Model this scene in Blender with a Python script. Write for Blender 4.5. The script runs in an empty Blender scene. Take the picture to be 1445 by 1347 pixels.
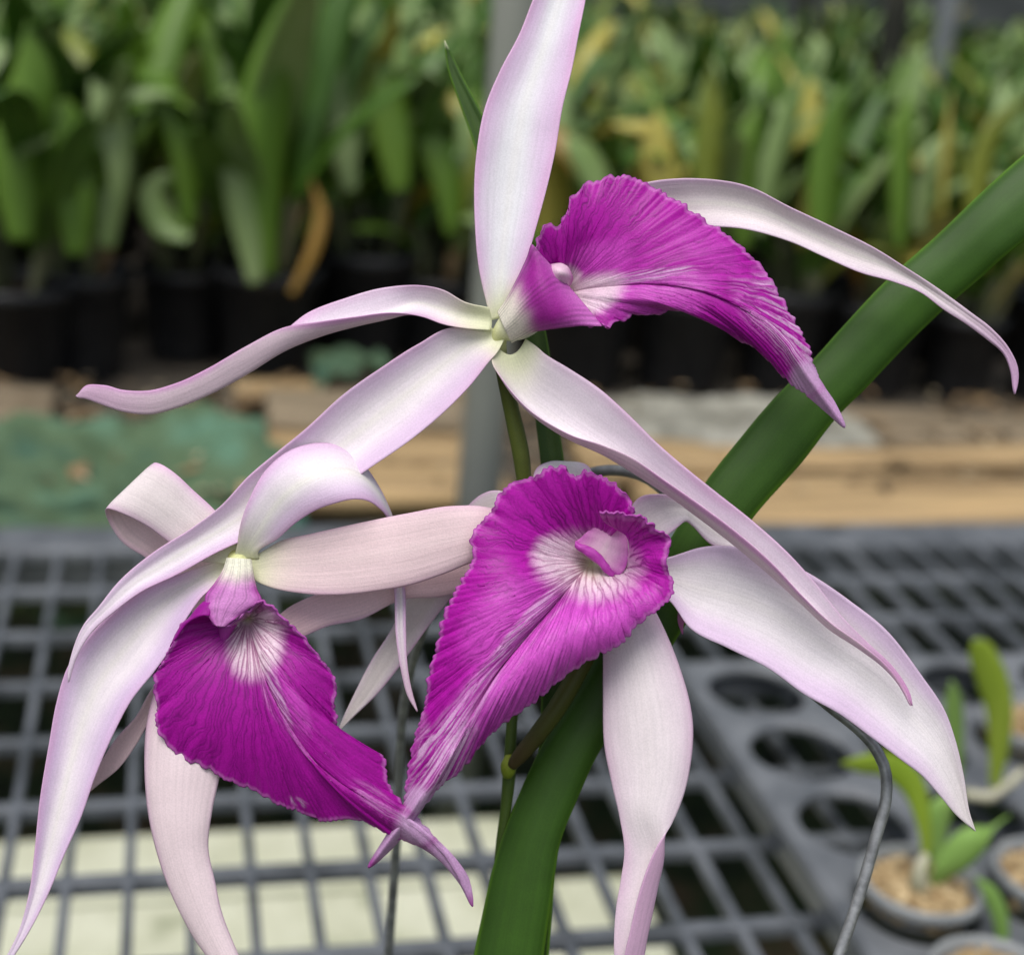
import bpy, math, random
import numpy as np
from math import radians, pi, sin, cos
random.seed(7)
rng = np.random.default_rng(11)
scene = bpy.context.scene
COL = scene.collection

# ------------------------------------------------------------------ camera
W, H_ = 1445.0, 1347.0
F = 2100.0
CX, CY = W / 2, H_ / 2
ROLL = radians(5.0)
BENCH_Z = 0.70
CAM_H = 0.459
CAM = np.array([0.0, 0.0, BENCH_Z + CAM_H])
D0 = 0.32
Q = D0 / F


def rx(a): return np.array([[1, 0, 0], [0, cos(a), -sin(a)], [0, sin(a), cos(a)]])
def rz(a): return np.array([[cos(a), -sin(a), 0], [sin(a), cos(a), 0], [0, 0, 1]])


def cam_ray(x, y):
    x = np.asarray(x, float); y = np.asarray(y, float)
    return np.stack([(x - CX) / F, (CY - y) / F, -np.ones_like(x)], -1)


lo, hi = radians(5), radians(40)
for _ in range(60):                       # pitch that puts the bench's vanishing point on the horizon
    mid = (lo + hi) / 2
    d = rx(pi / 2 - mid) @ rz(ROLL) @ cam_ray(240, -145)
    if d[2] > 0: lo = mid
    else: hi = mid
R = rx(pi / 2 - lo) @ rz(ROLL)
d = R @ cam_ray(240, -145)
e1 = np.array([d[0], d[1], 0]); e1 /= np.linalg.norm(e1)
e2 = np.array([e1[1], -e1[0], 0])
MW = np.stack([e2, e1, np.array([0, 0, 1.0])]) @ R      # camera space -> world (y runs along the bench)


def px(x, y, z):
    """a point of the flower spray: photo position and depth offset (same unit, + away)"""
    r = cam_ray(x, y) @ MW.T
    return CAM + r * (D0 + np.asarray(z, float) * Q)[..., None]


def on_z(x, y, z):
    r = cam_ray(x, y) @ MW.T
    return CAM + r * ((z - CAM[2]) / r[2])


def at_y(x, y, wy):
    r = cam_ray(x, y) @ MW.T
    return CAM + r * (wy / r[1])


def project(p):
    c = (np.asarray(p) - CAM) @ MW
    return CX + F * c[0] / -c[2], CY - F * c[1] / -c[2], -c[2]


cam_data = bpy.data.cameras.new('camera')
cam = bpy.data.objects.new('camera', cam_data)
COL.objects.link(cam)
from mathutils import Matrix
m4 = Matrix.Identity(4)
for i in range(3):
    for j in range(3):
        m4[i][j] = MW[i, j]
    m4[i][3] = CAM[i]
cam.matrix_world = m4
cam_data.sensor_fit = 'HORIZONTAL'
cam_data.sensor_width = 36
cam_data.lens = F / W * 36
cam_data.clip_start = 0.01
cam_data.clip_end = 500
cam_data.dof.use_dof = True
cam_data.dof.focus_distance = 0.318
cam_data.dof.aperture_fstop = 10.0
scene.camera = cam

# ------------------------------------------------------------------ light
world = bpy.data.worlds.new('World')
scene.world = world
world.use_nodes = True
nt = world.node_tree
bg = nt.nodes['Background']
sky = nt.nodes.new('ShaderNodeTexSky')
sky.sky_type = 'NISHITA'
sky.sun_disc = False
SUN_EL, SUN_AZ = radians(70), radians(-140)      # azimuth measured from +y towards +x
sky.sun_elevation = SUN_EL
sky.sun_rotation = SUN_AZ
sky.air_density = 1.0
sky.dust_density = 4.0
hs = nt.nodes.new('ShaderNodeHueSaturation'); hs.inputs['Saturation'].default_value = 0.55      # hazy, whitened sky
nt.links.new(sky.outputs[0], hs.inputs['Color']); nt.links.new(hs.outputs[0], bg.inputs[0])
bg.inputs[1].default_value = 0.14
sun_d = bpy.data.lights.new('sun', 'SUN')
sun_d.energy = 2.35
sun_d.angle = radians(40)
sun_d.color = (1.0, 0.97, 0.93)
sun = bpy.data.objects.new('sun', sun_d)
COL.objects.link(sun)
sv = np.array([cos(SUN_EL) * sin(SUN_AZ), cos(SUN_EL) * cos(SUN_AZ), sin(SUN_EL)])
from mathutils import Vector
sun.rotation_euler = Vector(sv).to_track_quat('Z', 'Y').to_euler()
scene.view_settings.view_transform = 'Standard'
scene.view_settings.look = 'None'
scene.view_settings.exposure = 0
scene.render.engine = 'CYCLES'
scene.cycles.use_denoising = True
scene.cycles.max_bounces = 8

# ------------------------------------------------------------------ helpers
def tag(o, label=None, cat=None, group=None, kind=None):
    if label: o['label'] = label
    if cat: o['category'] = cat
    if group: o['group'] = group
    if kind: o['kind'] = kind
    return o


def empty(name, loc, label=None, cat=None, group=None, rotz=0.0):
    o = bpy.data.objects.new(name, None)
    COL.objects.link(o)
    o.location = tuple(float(v) for v in loc)
    o.rotation_euler = (0, 0, rotz)
    return tag(o, label, cat, group)


def mesh_obj(name, V, Fq, mat, parent=None, smooth=True, cols=None, uv=None, world_coords=True):
    """V (n,3); Fq list/array of faces; cols dict name->(n,3|4); uv dict name->(n,)"""
    me = bpy.data.meshes.new(name)
    V = np.asarray(V, float)
    off = np.zeros(3)
    if isinstance(Fq, np.ndarray):
        n, k = Fq.shape
        me.vertices.add(len(V)); me.vertices.foreach_set('co', V.astype(np.float32).ravel())
        me.loops.add(n * k); me.loops.foreach_set('vertex_index', Fq.astype(np.int32).ravel())
        me.polygons.add(n)
        me.polygons.foreach_set('loop_start', np.arange(0, n * k, k, dtype=np.int32))
        me.update(calc_edges=True)
    else:
        me.from_pydata(V.tolist(), [], Fq)
        me.update()
    if smooth:
        me.polygons.foreach_set('use_smooth', np.ones(len(me.polygons), dtype=bool))
    for k, c in (cols or {}).items():
        a = me.attributes.new(k, 'FLOAT_COLOR', 'POINT')
        c = np.asarray(c, float)
        c4 = np.ones((len(V), 4)); c4[:, :3] = c[:, :3]
        a.data.foreach_set('color', c4.astype(np.float32).ravel())
    for k, c in (uv or {}).items():
        a = me.attributes.new(k, 'FLOAT', 'POINT')
        a.data.foreach_set('value', np.asarray(c, np.float32).ravel())
    me.materials.append(mat)
    me.validate()
    o = bpy.data.objects.new(name, me)
    COL.objects.link(o)
    if parent is not None:
        o.parent = parent
        if world_coords:                    # vertices were given in world space
            root = parent
            while root.parent is not None: root = root.parent
            if parent is root:
                o.matrix_parent_inverse = Matrix.Translation(root.location).inverted()
    return o


class MB:
    """collects simple solids into one mesh"""
    def __init__(s): s.v = []; s.f = []; s.n = 0
    def add(s, V, Fc):
        V = np.asarray(V, float); s.v.append(V)
        s.f += [tuple(i + s.n for i in f) for f in Fc]; s.n += len(V)
        return s
    def box(s, x0, x1, y0, y1, z0, z1, bev=0.0):
        b = bev
        if b <= 0:
            V = [(x, y, z) for z in (z0, z1) for x, y in ((x0, y0), (x1, y0), (x1, y1), (x0, y1))]
            return s.add(V, [(3, 2, 1, 0), (4, 5, 6, 7), (0, 1, 5, 4), (1, 2, 6, 5), (2, 3, 7, 6), (3, 0, 4, 7)])
        ring = lambda i, z: [(x0 + i, y0 + i, z), (x1 - i, y0 + i, z), (x1 - i, y1 - i, z), (x0 + i, y1 - i, z)]
        V = ring(b, z0) + ring(0, z0 + b) + ring(0, z1 - b) + ring(b, z1)
        Fc = [(3, 2, 1, 0), (12, 13, 14, 15)]
        for k in range(3):
            for j in range(4):
                a, c = k * 4 + j, k * 4 + (j + 1) % 4
                Fc.append((a, c, c + 4, a + 4))
        return s.add(V, Fc)
    def lathe(s, prof, c=(0, 0, 0), n=40, close=True):
        V = []; Fc = []
        for r, z in prof:
            for j in range(n):
                a = 2 * pi * j / n
                V.append((c[0] + r * cos(a), c[1] + r * sin(a), c[2] + z))
        for k in range(len(prof) - 1):
            for j in range(n):
                a, b = k * n + j, k * n + (j + 1) % n
                Fc.append((a, b, b + n, a + n))
        return s.add(V, Fc)
    def tube(s, pts, rad, n=12, caps=True):
        V, Fc = tube_mesh(np.asarray(pts, float), rad, n)
        return s.add(V, Fc)
    def build(s, name, mat, parent=None, smooth=True, world_coords=True, **k):
        return mesh_obj(name, np.concatenate(s.v), s.f, mat, parent, smooth, world_coords=world_coords, **k)


def tube_mesh(P, rad, n=12):
    m = len(P)
    rad = np.broadcast_to(np.asarray(rad, float), (m,))
    T = np.gradient(P, axis=0); T /= np.linalg.norm(T, axis=1)[:, None] + 1e-12
    up = np.array([0.31, 0.2, 0.93])
    N = np.cross(T[0], up); N /= np.linalg.norm(N)
    V = []
    for i in range(m):
        N = N - T[i] * (N @ T[i]); N /= np.linalg.norm(N) + 1e-12
        B = np.cross(T[i], N)
        a = np.linspace(0, 2 * pi, n, endpoint=False)
        V.append(P[i] + rad[i] * (np.cos(a)[:, None] * N + np.sin(a)[:, None] * B))
    V = np.concatenate(V)
    Fc = []
    for i in range(m - 1):
        for j in range(n):
            a, b = i * n + j, i * n + (j + 1) % n
            Fc.append((a, b, b + n, a + n))
    Fc.append(tuple(range(n - 1, -1, -1))); Fc.append(tuple(range((m - 1) * n, m * n)))
    return V, Fc


def spline(P, n, t=None):
    """smooth curve through control rows P (m, ...), n samples"""
    P = np.asarray(P, float); m = len(P)
    flat = P.reshape(m, -1)
    if t is None:
        dd = np.linalg.norm(np.diff(flat, axis=0), axis=1) + 1e-6
        t = np.concatenate([[0], np.cumsum(dd)])
    t = t / t[-1]
    tan = np.zeros_like(flat)
    h = np.diff(t); dl = np.diff(flat, axis=0) / h[:, None]
    tan[0], tan[-1] = dl[0], dl[-1]
    for i in range(1, m - 1):
        w = h[i] / (h[i - 1] + h[i])
        tan[i] = w * dl[i - 1] + (1 - w) * dl[i]
    u = np.linspace(0, 1, n) if np.isscalar(n) else np.asarray(n)
    k = np.clip(np.searchsorted(t, u, side='right') - 1, 0, m - 2)
    s = ((u - t[k]) / h[k])[:, None]; hh = h[k][:, None]
    out = ((2 * s**3 - 3 * s**2 + 1) * flat[k] + (s**3 - 2 * s**2 + s) * hh * tan[k]
           + (-2 * s**3 + 3 * s**2) * flat[k + 1] + (s**3 - s**2) * hh * tan[k + 1])
    return out.reshape((len(u),) + P.shape[1:])


def sstep(a, b, x):
    t = np.clip((x - a) / (b - a), 0, 1)
    return t * t * (3 - 2 * t)


def mixc(a, b, t):
    t = np.asarray(t)[..., None]
    return np.asarray(a) * (1 - t) + np.asarray(b) * t


def wob(x, y, seed, fx=1.0, n=6):
    r = np.random.default_rng(seed)
    o = 0
    for k in range(n):
        a, b, p = r.uniform(-1, 1), r.uniform(-1, 1), r.uniform(0, 6.3)
        o = o + np.sin(fx * (k * 0.6 + 1) * (a * x + b * y) + p) / (1 + 0.35 * k)
    return o / 2.2


def grid_shell(P, th, front_sign):
    """P (nv,nu,3) world points -> closed thin shell; th (nv,nu) thickness. first half of verts is the front"""
    nv, nu, _ = P.shape
    dv = np.gradient(P, axis=0); du = np.gradient(P, axis=1)
    N = np.cross(du, dv); L = np.linalg.norm(N, axis=2, keepdims=True)
    N = N / np.maximum(L, 1e-12)
    if front_sign < 0: N = -N
    A = P + N * th[..., None] / 2; B = P - N * th[..., None] / 2
    V = np.concatenate([A.reshape(-1, 3), B.reshape(-1, 3)])
    i = np.arange(nv * nu).reshape(nv, nu)
    q = np.stack([i[:-1, :-1], i[:-1, 1:], i[1:, 1:], i[1:, :-1]], -1).reshape(-1, 4)
    if front_sign < 0: q = q[:, ::-1]
    qb = q[:, ::-1] + nv * nu
    loop = np.concatenate([i[0, :], i[1:, -1], i[-1, -2::-1], i[-2:0:-1, 0]])
    a, b = loop, np.roll(loop, -1)
    rim = np.stack([b, a, a + nv * nu, b + nv * nu], -1)
    if front_sign < 0: rim = rim[:, ::-1]
    return V, np.concatenate([q, qb, rim]), N


# ------------------------------------------------------------------ materials
def new_mat(name):
    m = bpy.data.materials.new(name); m.use_nodes = True
    t = m.node_tree; t.nodes.clear()
    out = t.nodes.new('ShaderNodeOutputMaterial')
    return m, t, out


def N(t, kind, **kw):
    n = t.nodes.new(kind)
    for k, v in kw.items():
        if k in n.inputs: n.inputs[k].default_value = v
        else: setattr(n, k, v)
    return n


def petal_material(name, rough=0.5, trans=0.28, grain=0.10, streak=0.10, bump=0.25, su=26.0, sv=1.2, spec=0.35, sheen=0.0, mott=0.05):
    m, t, out = new_mat(name)
    L = t.links.new
    col = N(t, 'ShaderNodeAttribute', attribute_name='Col')
    au = N(t, 'ShaderNodeAttribute', attribute_name='pu'); av = N(t, 'ShaderNodeAttribute', attribute_name='pv')
    mu = N(t, 'ShaderNodeMath', operation='MULTIPLY'); mu.inputs[1].default_value = su
    mv = N(t, 'ShaderNodeMath', operation='MULTIPLY'); mv.inputs[1].default_value = sv
    L(au.outputs['Fac'], mu.inputs[0]); L(av.outputs['Fac'], mv.inputs[0])
    cx = N(t, 'ShaderNodeCombineXYZ'); L(mu.outputs[0], cx.inputs[0]); L(mv.outputs[0], cx.inputs[1])
    st = N(t, 'ShaderNodeTexNoise', Scale=1.0, Detail=3.0, Roughness=0.6); L(cx.outputs[0], st.inputs['Vector'])
    tc = N(t, 'ShaderNodeTexCoord')
    gr = N(t, 'ShaderNodeTexNoise', Scale=2600.0, Detail=2.0); L(tc.outputs['Object'], gr.inputs['Vector'])
    bl = N(t, 'ShaderNodeTexNoise', Scale=120.0, Detail=3.0); L(tc.outputs['Object'], bl.inputs['Vector'])
    def val(src, amt):
        r = N(t, 'ShaderNodeMapRange'); r.inputs[1].default_value = 0.3; r.inputs[2].default_value = 0.7
        r.inputs[3].default_value = 1 - amt; r.inputs[4].default_value = 1 + amt * 0.6
        L(src, r.inputs[0]); return r.outputs[0]
    a = N(t, 'ShaderNodeMath', operation='MULTIPLY'); L(val(st.outputs[0], streak), a.inputs[0]); L(val(gr.outputs[0], grain), a.inputs[1])
    b = N(t, 'ShaderNodeMath', operation='MULTIPLY'); L(a.outputs[0], b.inputs[0]); L(val(bl.outputs[0], mott), b.inputs[1])
    mx = N(t, 'ShaderNodeMix', data_type='RGBA', blend_type='MULTIPLY'); mx.inputs[0].default_value = 1
    L(col.outputs['Color'], mx.inputs[6]); L(b.outputs[0], mx.inputs[7])
    h = N(t, 'ShaderNodeMath', operation='ADD'); L(st.outputs[0], h.inputs[0])
    g2 = N(t, 'ShaderNodeMath', operation='MULTIPLY'); g2.inputs[1].default_value = 0.5; L(gr.outputs[0], g2.inputs[0]); L(g2.outputs[0], h.inputs[1])
    bp = N(t, 'ShaderNodeBump', Strength=bump, Distance=0.0004); L(h.outputs[0], bp.inputs['Height'])
    p = N(t, 'ShaderNodeBsdfPrincipled', Roughness=rough); p.inputs['Specular IOR Level'].default_value = spec
    p.inputs['Sheen Weight'].default_value = sheen
    L(mx.outputs[2], p.inputs['Base Color']); L(bp.outputs[0], p.inputs['Normal'])
    tr = N(t, 'ShaderNodeBsdfTranslucent'); L(mx.outputs[2], tr.inputs[0]); L(bp.outputs[0], tr.inputs['Normal'])
    ms = N(t, 'ShaderNodeMixShader'); ms.inputs[0].default_value = trans
    L(p.outputs[0], ms.inputs[1]); L(tr.outputs[0], ms.inputs[2]); L(ms.outputs[0], out.inputs[0])
    return m


def noisy(name, c1, c2, scale=20.0, rough=0.7, detail=5.0, bump=0.3, bdist=0.002, c3=None, stretch=(1, 1, 1), spec=0.5, metallic=0.0, trans=0.0, contrast=(0.35, 0.65), rvar=0.0):
    m, t, out = new_mat(name); L = t.links.new
    tc = N(t, 'ShaderNodeTexCoord'); mp = N(t, 'ShaderNodeMapping'); mp.inputs['Scale'].default_value = stretch
    L(tc.outputs['Object'], mp.inputs[0])
    nz = N(t, 'ShaderNodeTexNoise', Scale=scale, Detail=detail, Roughness=0.6); L(mp.outputs[0], nz.inputs['Vector'])
    rp = N(t, 'ShaderNodeValToRGB'); L(nz.outputs[0], rp.inputs[0])
    e = rp.color_ramp.elements
    e[0].position, e[1].position = contrast
    e[0].color = (*c1, 1); e[1].color = (*c2, 1)
    if c3 is not None:
        x = e.new((contrast[0] + contrast[1]) / 2); x.color = (*c3, 1)
    p = N(t, 'ShaderNodeBsdfPrincipled', Roughness=rough, Metallic=metallic); p.inputs['Specular IOR Level'].default_value = spec
    L(rp.outputs[0], p.inputs['Base Color'])
    n2 = N(t, 'ShaderNodeTexNoise', Scale=scale * 4, Detail=6.0); L(mp.outputs[0], n2.inputs['Vector'])
    bp = N(t, 'ShaderNodeBump', Strength=bump, Distance=bdist); L(n2.outputs[0], bp.inputs['Height']); L(bp.outputs[0], p.inputs['Normal'])
    if rvar:
        r = N(t, 'ShaderNodeMapRange'); r.inputs[3].default_value = rough - rvar; r.inputs[4].default_value = rough + rvar
        L(n2.outputs[0], r.inputs[0]); L(r.outputs[0], p.inputs['Roughness'])
    if trans:
        tr = N(t, 'ShaderNodeBsdfTranslucent'); L(rp.outputs[0], tr.inputs[0])
        ms = N(t, 'ShaderNodeMixShader'); ms.inputs[0].default_value = trans
        L(p.outputs[0], ms.inputs[1]); L(tr.outputs[0], ms.inputs[2]); L(ms.outputs[0], out.inputs[0])
    else:
        L(p.outputs[0], out.inputs[0])
    return m


M_petal = petal_material('petal_tissue', rough=0.5, trans=0.17, grain=0.07, streak=0.045, bump=0.2)
M_lip = petal_material('lip_tissue', rough=0.42, trans=0.14, grain=0.15, streak=0.05, bump=0.22, su=120, sv=3, spec=0.25)
M_green = petal_material('green_tissue', rough=0.5, trans=0.03, grain=0.10, streak=0.08, bump=0.08, su=40, sv=0.6, spec=0.3, mott=0.14)

# ------------------------------------------------------------------ the orchid in the foreground
pot_xy = px(745, 1346, 100)
PB = np.array([pot_xy[0], pot_xy[1] + 0.02, BENCH_Z + 0.026])
orchid = empty('orchid_plant', PB, 'tall flowering orchid with three magenta lipped star shaped blooms in front of the grey bench', 'orchid')

WHITE = (0.88, 0.81, 0.86)
LILAC = (0.74, 0.57, 0.77)
PINK = (0.74, 0.42, 0.69)
CREAM = (0.87, 0.70, 0.75)
BASEG = (0.76, 0.78, 0.52)


def petal(name, parent, st, mat=None, cf=WHITE, ce=PINK, cm=LILAC, cback=CREAM, cbedge=(0.74, 0.50, 0.66), base=0.10, basec=BASEG,
          tip=None, thick=5.0, nv=150, nu=33, flip=False, seed=1, lil=0.55, ew=0.16, rib=0.5, ruffle=1.2, bpow=2, vk=0.035, nvein=11, both=None):
    """st rows: (xA,yA,zA, xB,yB,zB, sag) or (xA,yA,zA, xM,yM,zM, xB,yB,zB). A and B are the two margins."""
    S = []
    for r in st:
        if len(r) == 9:
            S.append([r[0:3], r[3:6], r[6:9]])
        else:
            sag = r[6] if len(r) > 6 else 0
            A, B = np.array(r[0:3], float), np.array(r[3:6], float)
            M = (A + B) / 2; M[2] += sag
            S.append([A, M, B])
    S = np.array(S, float)
    mid = S[:, 1]
    dd = np.linalg.norm(np.diff((S[:, 0] + S[:, 1] + S[:, 2]) / 3, axis=0), axis=1) + 2
    G = spline(S, nv, np.concatenate([[0], np.cumsum(dd)]))
    u = np.linspace(0, 1, nu); v = np.linspace(0, 1, nv)
    A, M, B = G[:, 0, None], G[:, 1, None], G[:, 2, None]
    uu = u[None, :, None]
    C = 2 * M - 0.5 * (A + B)
    P = (1 - uu)**2 * A + 2 * uu * (1 - uu) * C + uu**2 * B
    U, V_ = np.meshgrid(u, v)
    # soft longitudinal waves, mostly near the margins
    wv = ruffle * (wob(V_ * 9, U * 2, seed, 1.3) * (0.4 + 1.6 * np.abs(2 * U - 1)**2)) + 0.18 * np.cos(2 * pi * U * 3 + 1.5 * wob(V_ * 5, U, seed + 3))
    P[..., 2] += wv * np.minimum(1, np.minimum(V_ * 12, (1 - V_) * 10))
    P[..., 1] += ruffle * 0.35 * wob(V_ * 14, U * 0 + seed, seed + 9) * np.abs(2 * U - 1)
    Pw = px(P[..., 0], P[..., 1], P[..., 2])
    dv = np.gradient(Pw, axis=0); du = np.gradient(Pw, axis=1)
    Nn = np.cross(du, dv)
    k = max(3, int(nv * 0.18))
    s = np.sum((Nn * (CAM - Pw))[3:k])
    sign = 1 if s > 0 else -1
    if flip: sign = -sign
    prof = (1 - np.abs(2 * U - 1)**6 * 0.75)
    Vv, Fc, _ = grid_shell(Pw, thick * Q * prof, sign)
    e = np.abs(2 * U - 1)
    e = np.clip(e + 0.10 * wob(V_ * 10, U * 4, seed + 5), 0, 1)
    col = mixc(cf, cm, min(1.0, lil * 1.3) * sstep(0.25, 0.95, e + 0.18 * wob(V_ * 6, U * 3, seed + 2)))
    col = mixc(col, ce, 0.42 * sstep(1 - ew * 2.4, 1.0, e) + 0.25 * sstep(1 - ew * 0.5, 1.0, e))
    col = mixc(col, (0.86, 0.85, 0.76), rib * np.exp(-((U - 0.5) / 0.07)**2) * sstep(0, 0.1, V_) * (1 - sstep(0.6, 0.95, V_)))
    col = mixc(col, basec, np.exp(-((V_ + (0.05 * wob(U * 9, V_ * 3, seed + 7) if bpow > 2 else 0)) / max(base, 1e-3))**bpow))
    if tip is not None: col = mixc(col, tip, sstep(0.72, 1.0, V_))
    bk = mixc(cback, cbedge, 0.8 * sstep(1 - ew * 1.6, 1.0, e))
    bk = mixc(bk, basec, np.exp(-(V_ / max(base, 1e-3))**2))
    veins = 0.5 + 0.5 * np.cos(2 * pi * U * nvein + 1.2 * wob(V_ * 3, U * 2, seed + 4))
    bk = bk * (1 - 0.10 * (veins**6))[..., None]
    col = col * (1 - vk * (veins**6))[..., None]
    if tip is not None: bk = mixc(bk, tip, 0.6 * sstep(0.75, 1.0, V_))
    if both is not None: col = mixc(col, bk, both)
    cc = np.concatenate([col.reshape(-1, 3), bk.reshape(-1, 3)])
    asp = v[-1]
    return mesh_obj(name, Vv, Fc, mat or M_petal, parent, True, {'Col': cc},
                    {'pu': np.tile(U.ravel(), 2) + seed * 3.1, 'pv': np.tile(V_.ravel(), 2) * 5 + seed})


def stalk(name, parent, pts, rads, c1, c2, mat=None, n=60, nc=20, cend=None):
    """round stem through flower-space points"""
    pr = np.concatenate([np.asarray(pts, float), np.asarray(rads, float)[:, None]], 1)
    S = spline(pr, n)
    P = px(S[:, 0], S[:, 1], S[:, 2])
    V, Fc = tube_mesh(P, S[:, 3] * Q, nc)
    v = np.repeat(np.linspace(0, 1, n), nc); a = np.tile(np.linspace(0, 1, nc, endpoint=False), n)
    col = mixc(c1, c2, v)
    col = col * (1 + 0.12 * wob(v * 8, a * 6, 5))[:, None]
    return mesh_obj(name, V, Fc, mat or M_green, parent, True, {'Col': np.clip(col, 0, 1)}, {'pu': np.sin(a * 2 * pi), 'pv': v * 5})


# ---- lip ---------------------------------------------------------------------------------
def lip_colour(S, Rr, X, Y, vein, edge, T, spec):
    mag = np.array(spec.get('mag', (0.43, 0.006, 0.36)))
    dark = np.array((0.19, 0.001, 0.17))
    light = np.array((0.62, 0.085, 0.55))
    white = np.array((0.84, 0.66, 0.76))
    n = wob(X * 0.03, Y * 0.03, spec['seed'], 1.0) * 0.5
    col = np.broadcast_to(mag, X.shape + (3,)).copy()
    lm = np.zeros_like(X)
    for (lx, ly, rx_, ry_, ang, amt) in spec.get('light', []):
        c, s = cos(radians(ang)), sin(radians(ang))
        dx, dy = X - lx, Y - ly
        q = ((dx * c + dy * s) / rx_)**2 + ((-dx * s + dy * c) / ry_)**2
        lm = np.maximum(lm, amt * (1 - sstep(0.3, 1.2, q + n * 0.6)))
    col = mixc(col, light, np.clip(lm, 0, 1))  # lighter magenta; on the middle lip it paints in the up-facing blade's brightness
    # pale network towards the tip
    tm = np.zeros_like(X)
    for (lx, ly, rx_, ry_, ang, amt) in spec.get('pale', []):
        c, s = cos(radians(ang)), sin(radians(ang))
        dx, dy = X - lx, Y - ly
        q = ((dx * c + dy * s) / rx_)**2 + ((-dx * s + dy * c) / ry_)**2
        tm = np.maximum(tm, amt * (1 - sstep(0.25, 1.15, q + n * 0.5)))
    between = np.maximum(spec['gap'], sstep(0.35, 0.85, spec['gap2']))
    col = mixc(col, (0.74, 0.50, 0.74), np.clip(tm * between * 0.9, 0, 1))
    full = np.zeros_like(X)
    for (lx, ly, rad) in spec.get('tipfull', []):
        full = np.maximum(full, 1 - sstep(rad * 0.45, rad, np.hypot(X - lx, Y - ly)))
    col = mixc(col, (0.68, 0.44, 0.70), full * 0.85)
    for pts, wd, amt in spec.get('streak', []):
        sp = spline(np.asarray(pts, float), 60)
        dmin = np.full(X.shape, 1e9)
        for (qx, qy) in sp: dmin = np.minimum(dmin, (X - qx)**2 + (Y - qy)**2)
        tpos = np.argmin((X[..., None] - sp[::10, 0])**2 + (Y[..., None] - sp[::10, 1])**2, -1) / 5.0
        col = mixc(col, (0.78, 0.50, 0.74), amt * 0.8 * np.exp(-dmin / (2 * (wd * 0.6)**2)) * (1 - 0.75 * np.clip(tpos, 0, 1)) * (0.35 + 0.65 * spec['gap']))
    col = mixc(col, dark, vein * 0.9 * (1 - 0.35 * lm) * (1 - full * 0.6))
    # white throat with dark lines
    wm = np.zeros_like(X)
    for (lx, ly, rx_, ry_, ang, amt) in spec.get('white', []):
        c, s = cos(radians(ang)), sin(radians(ang))
        dx, dy = X - lx, Y - ly
        q = np.sqrt(((dx * c + dy * s) / rx_)**2 + ((-dx * s + dy * c) / ry_)**2)
        feather = 0.07 * (spec['gap'] - 0.5) + n * 0.16
        wm = np.maximum(wm, amt * (1 - sstep(0.52, 1.16, q - feather)))
    wcol = mixc(white, (0.26, 0.02, 0.16), np.clip(vein * 0.8 * spec.get('throatvein', 1.0), 0, 1))
    yel = np.exp(-((X - T[0])**2 + (Y - T[1])**2) / (2 * spec.get('ysig', 14.0)**2))
    wcol = mixc(wcol, (0.74, 0.72, 0.34), yel * 0.75)
    col = mixc(col, wcol, np.clip(wm, 0, 1))
    # margin: thin pale rim with a dark hairline
    col = mixc(col, (0.62, 0.22, 0.58), 0.45 * sstep(0.965, 0.985, edge) * (1 - full))
    col = mixc(col, (0.24, 0.01, 0.24), 0.6 * sstep(0.988, 1.0, edge) * (1 - full))
    col = col * (1 + 0.07 * wob(X * 0.21, Y * 0.21, spec['seed'] + 8))[..., None]
    return np.clip(col, 0, 1)


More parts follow.
